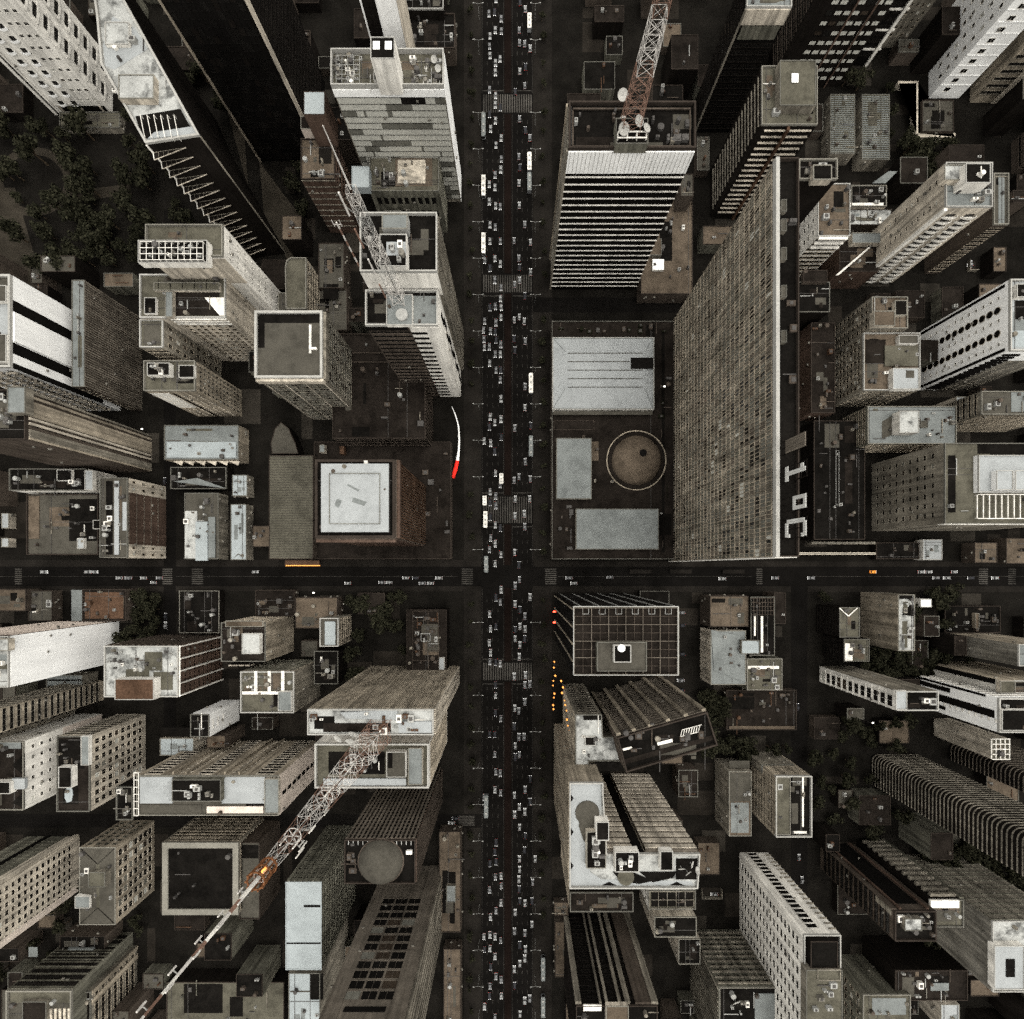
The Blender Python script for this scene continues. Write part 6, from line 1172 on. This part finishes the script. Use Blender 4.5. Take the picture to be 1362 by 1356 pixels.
for i, (px, py, w, h) in enumerate(placed):
    p = P(px, py); n_ = min(SH, key=lambda s: (s.c[0] - p[0]) ** 2 + (s.c[1] - p[1]) ** 2).short
    z = q.choice((q.uniform(4, 9), q.uniform(4, 9), q.uniform(7, 15), q.uniform(12, 22))); rm = q.choice(['roof_dark'] * 4 + ['roof_brown'] * 6 + ['roof_grey'] * 3 + ['roof_tan'] * 2)
    x0, y0, x1, y1 = px - w / 2, py - h / 2, px + w / 2, py + h / 2
    k = (rm,n_)
    nm = {'roof_dark': 'black', 'roof_brown': 'brown', 'roof_grey': 'dull grey', 'roof_tan': 'tan'}[rm]
    t = B('low_house', f'low house with flat {nm} roof near {n_}', (x0, y0, x1, y1), z, q.choice(['dark', 'brown', 'dark', 'olive', 'brown']), rm, par=.4, pt=.3, pmat=q.choice(['brown', 'dark', 'stone', 'brown']), base=True, cat='house')
    t.root['group'] = f'low {nm} roofs near {n_}'
    t.clutter(q.randint(1, 4), seed=300 + i, mats=('metal_dark', 'brown', 'metal', 'rust'), smax=2.2)

# yards and low walls between the blocks
used = []; ya = MB(); q = random.Random(77); nw = 0
for tr in range(9000):
    if len(used) > 240: break
    px, py = q.uniform(-40, 1400), q.uniform(-40, 1400); w, h = q.uniform(8, 50), q.uniform(8, 50)
    if road(px, py, max(w, h) / 2 + 1) or 600 < px < 745: continue
    if px < 230 and 165 < py < 340 or any(abs(px - x) < (w + ww) / 2 and abs(py - y) < (h + hh) / 2 for x, y, ww, hh in used): continue
    used.append((px, py, w, h)); a = P(px - w / 2, py + h / 2); c = P(px + w / 2, py - h / 2); ya.quad([(a[0], a[1], .0025), (c[0], a[1], .0025), (c[0], c[1], .0025), (a[0], c[1], .0025)], q.choice(['yard_a', 'yard_b', 'yard_a']))
struct('yard', ya)
for x, y, w, h in used:
    if nw >= 70: break
    p = P(x, y)
    if blocked(p[0], p[1], max(w, h) * .25): continue
    nw += 1; sn = min(SH, key=lambda s: (s.c[0] - p[0]) ** 2 + (s.c[1] - p[1]) ** 2).short; W_, H_ = w * S / 2, h * S / 2
    t = thing('yard_wall', f'low wall around a dim yard near {sn}', 'wall', (p[0], p[1], 0), f'yard walls near {sn}'); b = MB(); hh = q.uniform(1.6, 2.8); m = q.choice(['brown', 'stone', 'brown', 'olive'])
    b.box(-W_, -H_, 0, W_, -H_ + .25, hh, m); b.box(-W_, -H_ + .25, 0, -W_ + .25, H_, hh - .02, m)
    if q.random() < .6: b.box(W_ - .25, -H_ + .25, 0, W_, H_, hh - .03, m)
    b.build('wall', t)
    for k in range(q.randint(0, 2)):
        pt = q.choice(paints); nm = {'car_white': 'white', 'car_silver': 'silver', 'car_dark': 'black'}[pt]
        car(x + q.uniform(-w, w) * .25, y + q.uniform(-h, h) * .25, pt, f'{nm} car parked in a dim yard near {sn}', q.choice((0, math.pi / 2, math.pi)), f'{nm} cars in yards near {sn}')

# ------------------------------------------------------------------ camera and light
cd = bpy.data.cameras.new('camera'); cam = bpy.data.objects.new('camera', cd); COL.objects.link(cam); sc.camera = cam
cam.location = (0, 0, H); cam.rotation_euler = (0, 0, 0)
cd.sensor_width = 36; cd.lens = 36 * (H / S) / 1362; cd.shift_x = -5 / 1362; cd.shift_y = 77 / 1362; cd.clip_start = .5; cd.clip_end = 5000
w = bpy.data.worlds.new('World'); sc.world = w; w.use_nodes = True; nt = w.node_tree; bg = nt.nodes['Background']
EL, AZ = math.radians(78), math.radians(90)
sky = nt.nodes.new('ShaderNodeTexSky'); sky.sky_type = 'NISHITA'; sky.sun_disc = False; sky.sun_elevation = EL; sky.sun_rotation = AZ
sky.air_density = 1.0; sky.dust_density = 3.0; sky.ozone_density = 1.0
hs = nt.nodes.new('ShaderNodeHueSaturation'); hs.inputs['Saturation'].default_value = .06
nt.links.new(sky.outputs[0], hs.inputs['Color']); hs2 = nt.nodes.new('ShaderNodeMix'); hs2.data_type = 'RGBA'; hs2.blend_type = 'MULTIPLY'; hs2.inputs[0].default_value = 1; hs2.inputs[7].default_value = (1, .99, .945, 1)
nt.links.new(hs.outputs[0], hs2.inputs[6]); nt.links.new(hs2.outputs[2], bg.inputs['Color']); bg.inputs['Strength'].default_value = .15
sl = bpy.data.lights.new('sun', 'SUN'); sun = bpy.data.objects.new('sun', sl); COL.objects.link(sun); sl.energy = .5; sl.angle = math.radians(130); sl.color = (1, .95, .88)
d = Vector((math.sin(AZ) * math.cos(EL), math.cos(AZ) * math.cos(EL), math.sin(EL)))
sun.rotation_euler = d.to_track_quat('Z', 'Y').to_euler(); sun.location = (0, 0, 400)
vs = sc.view_settings; vs.view_transform = 'Standard'; vs.look = 'None'; vs.gamma = 1; vs.exposure = 1.55
sc.render.engine = 'CYCLES'; sc.cycles.use_denoising = False; sc.cycles.max_bounces = 4; sc.cycles.diffuse_bounces = 1; sc.cycles.glossy_bounces = 2; sc.cycles.transmission_bounces = 1
sc.cycles.use_adaptive_sampling = True; sc.cycles.adaptive_threshold = .045; sc.cycles.adaptive_min_samples = 20
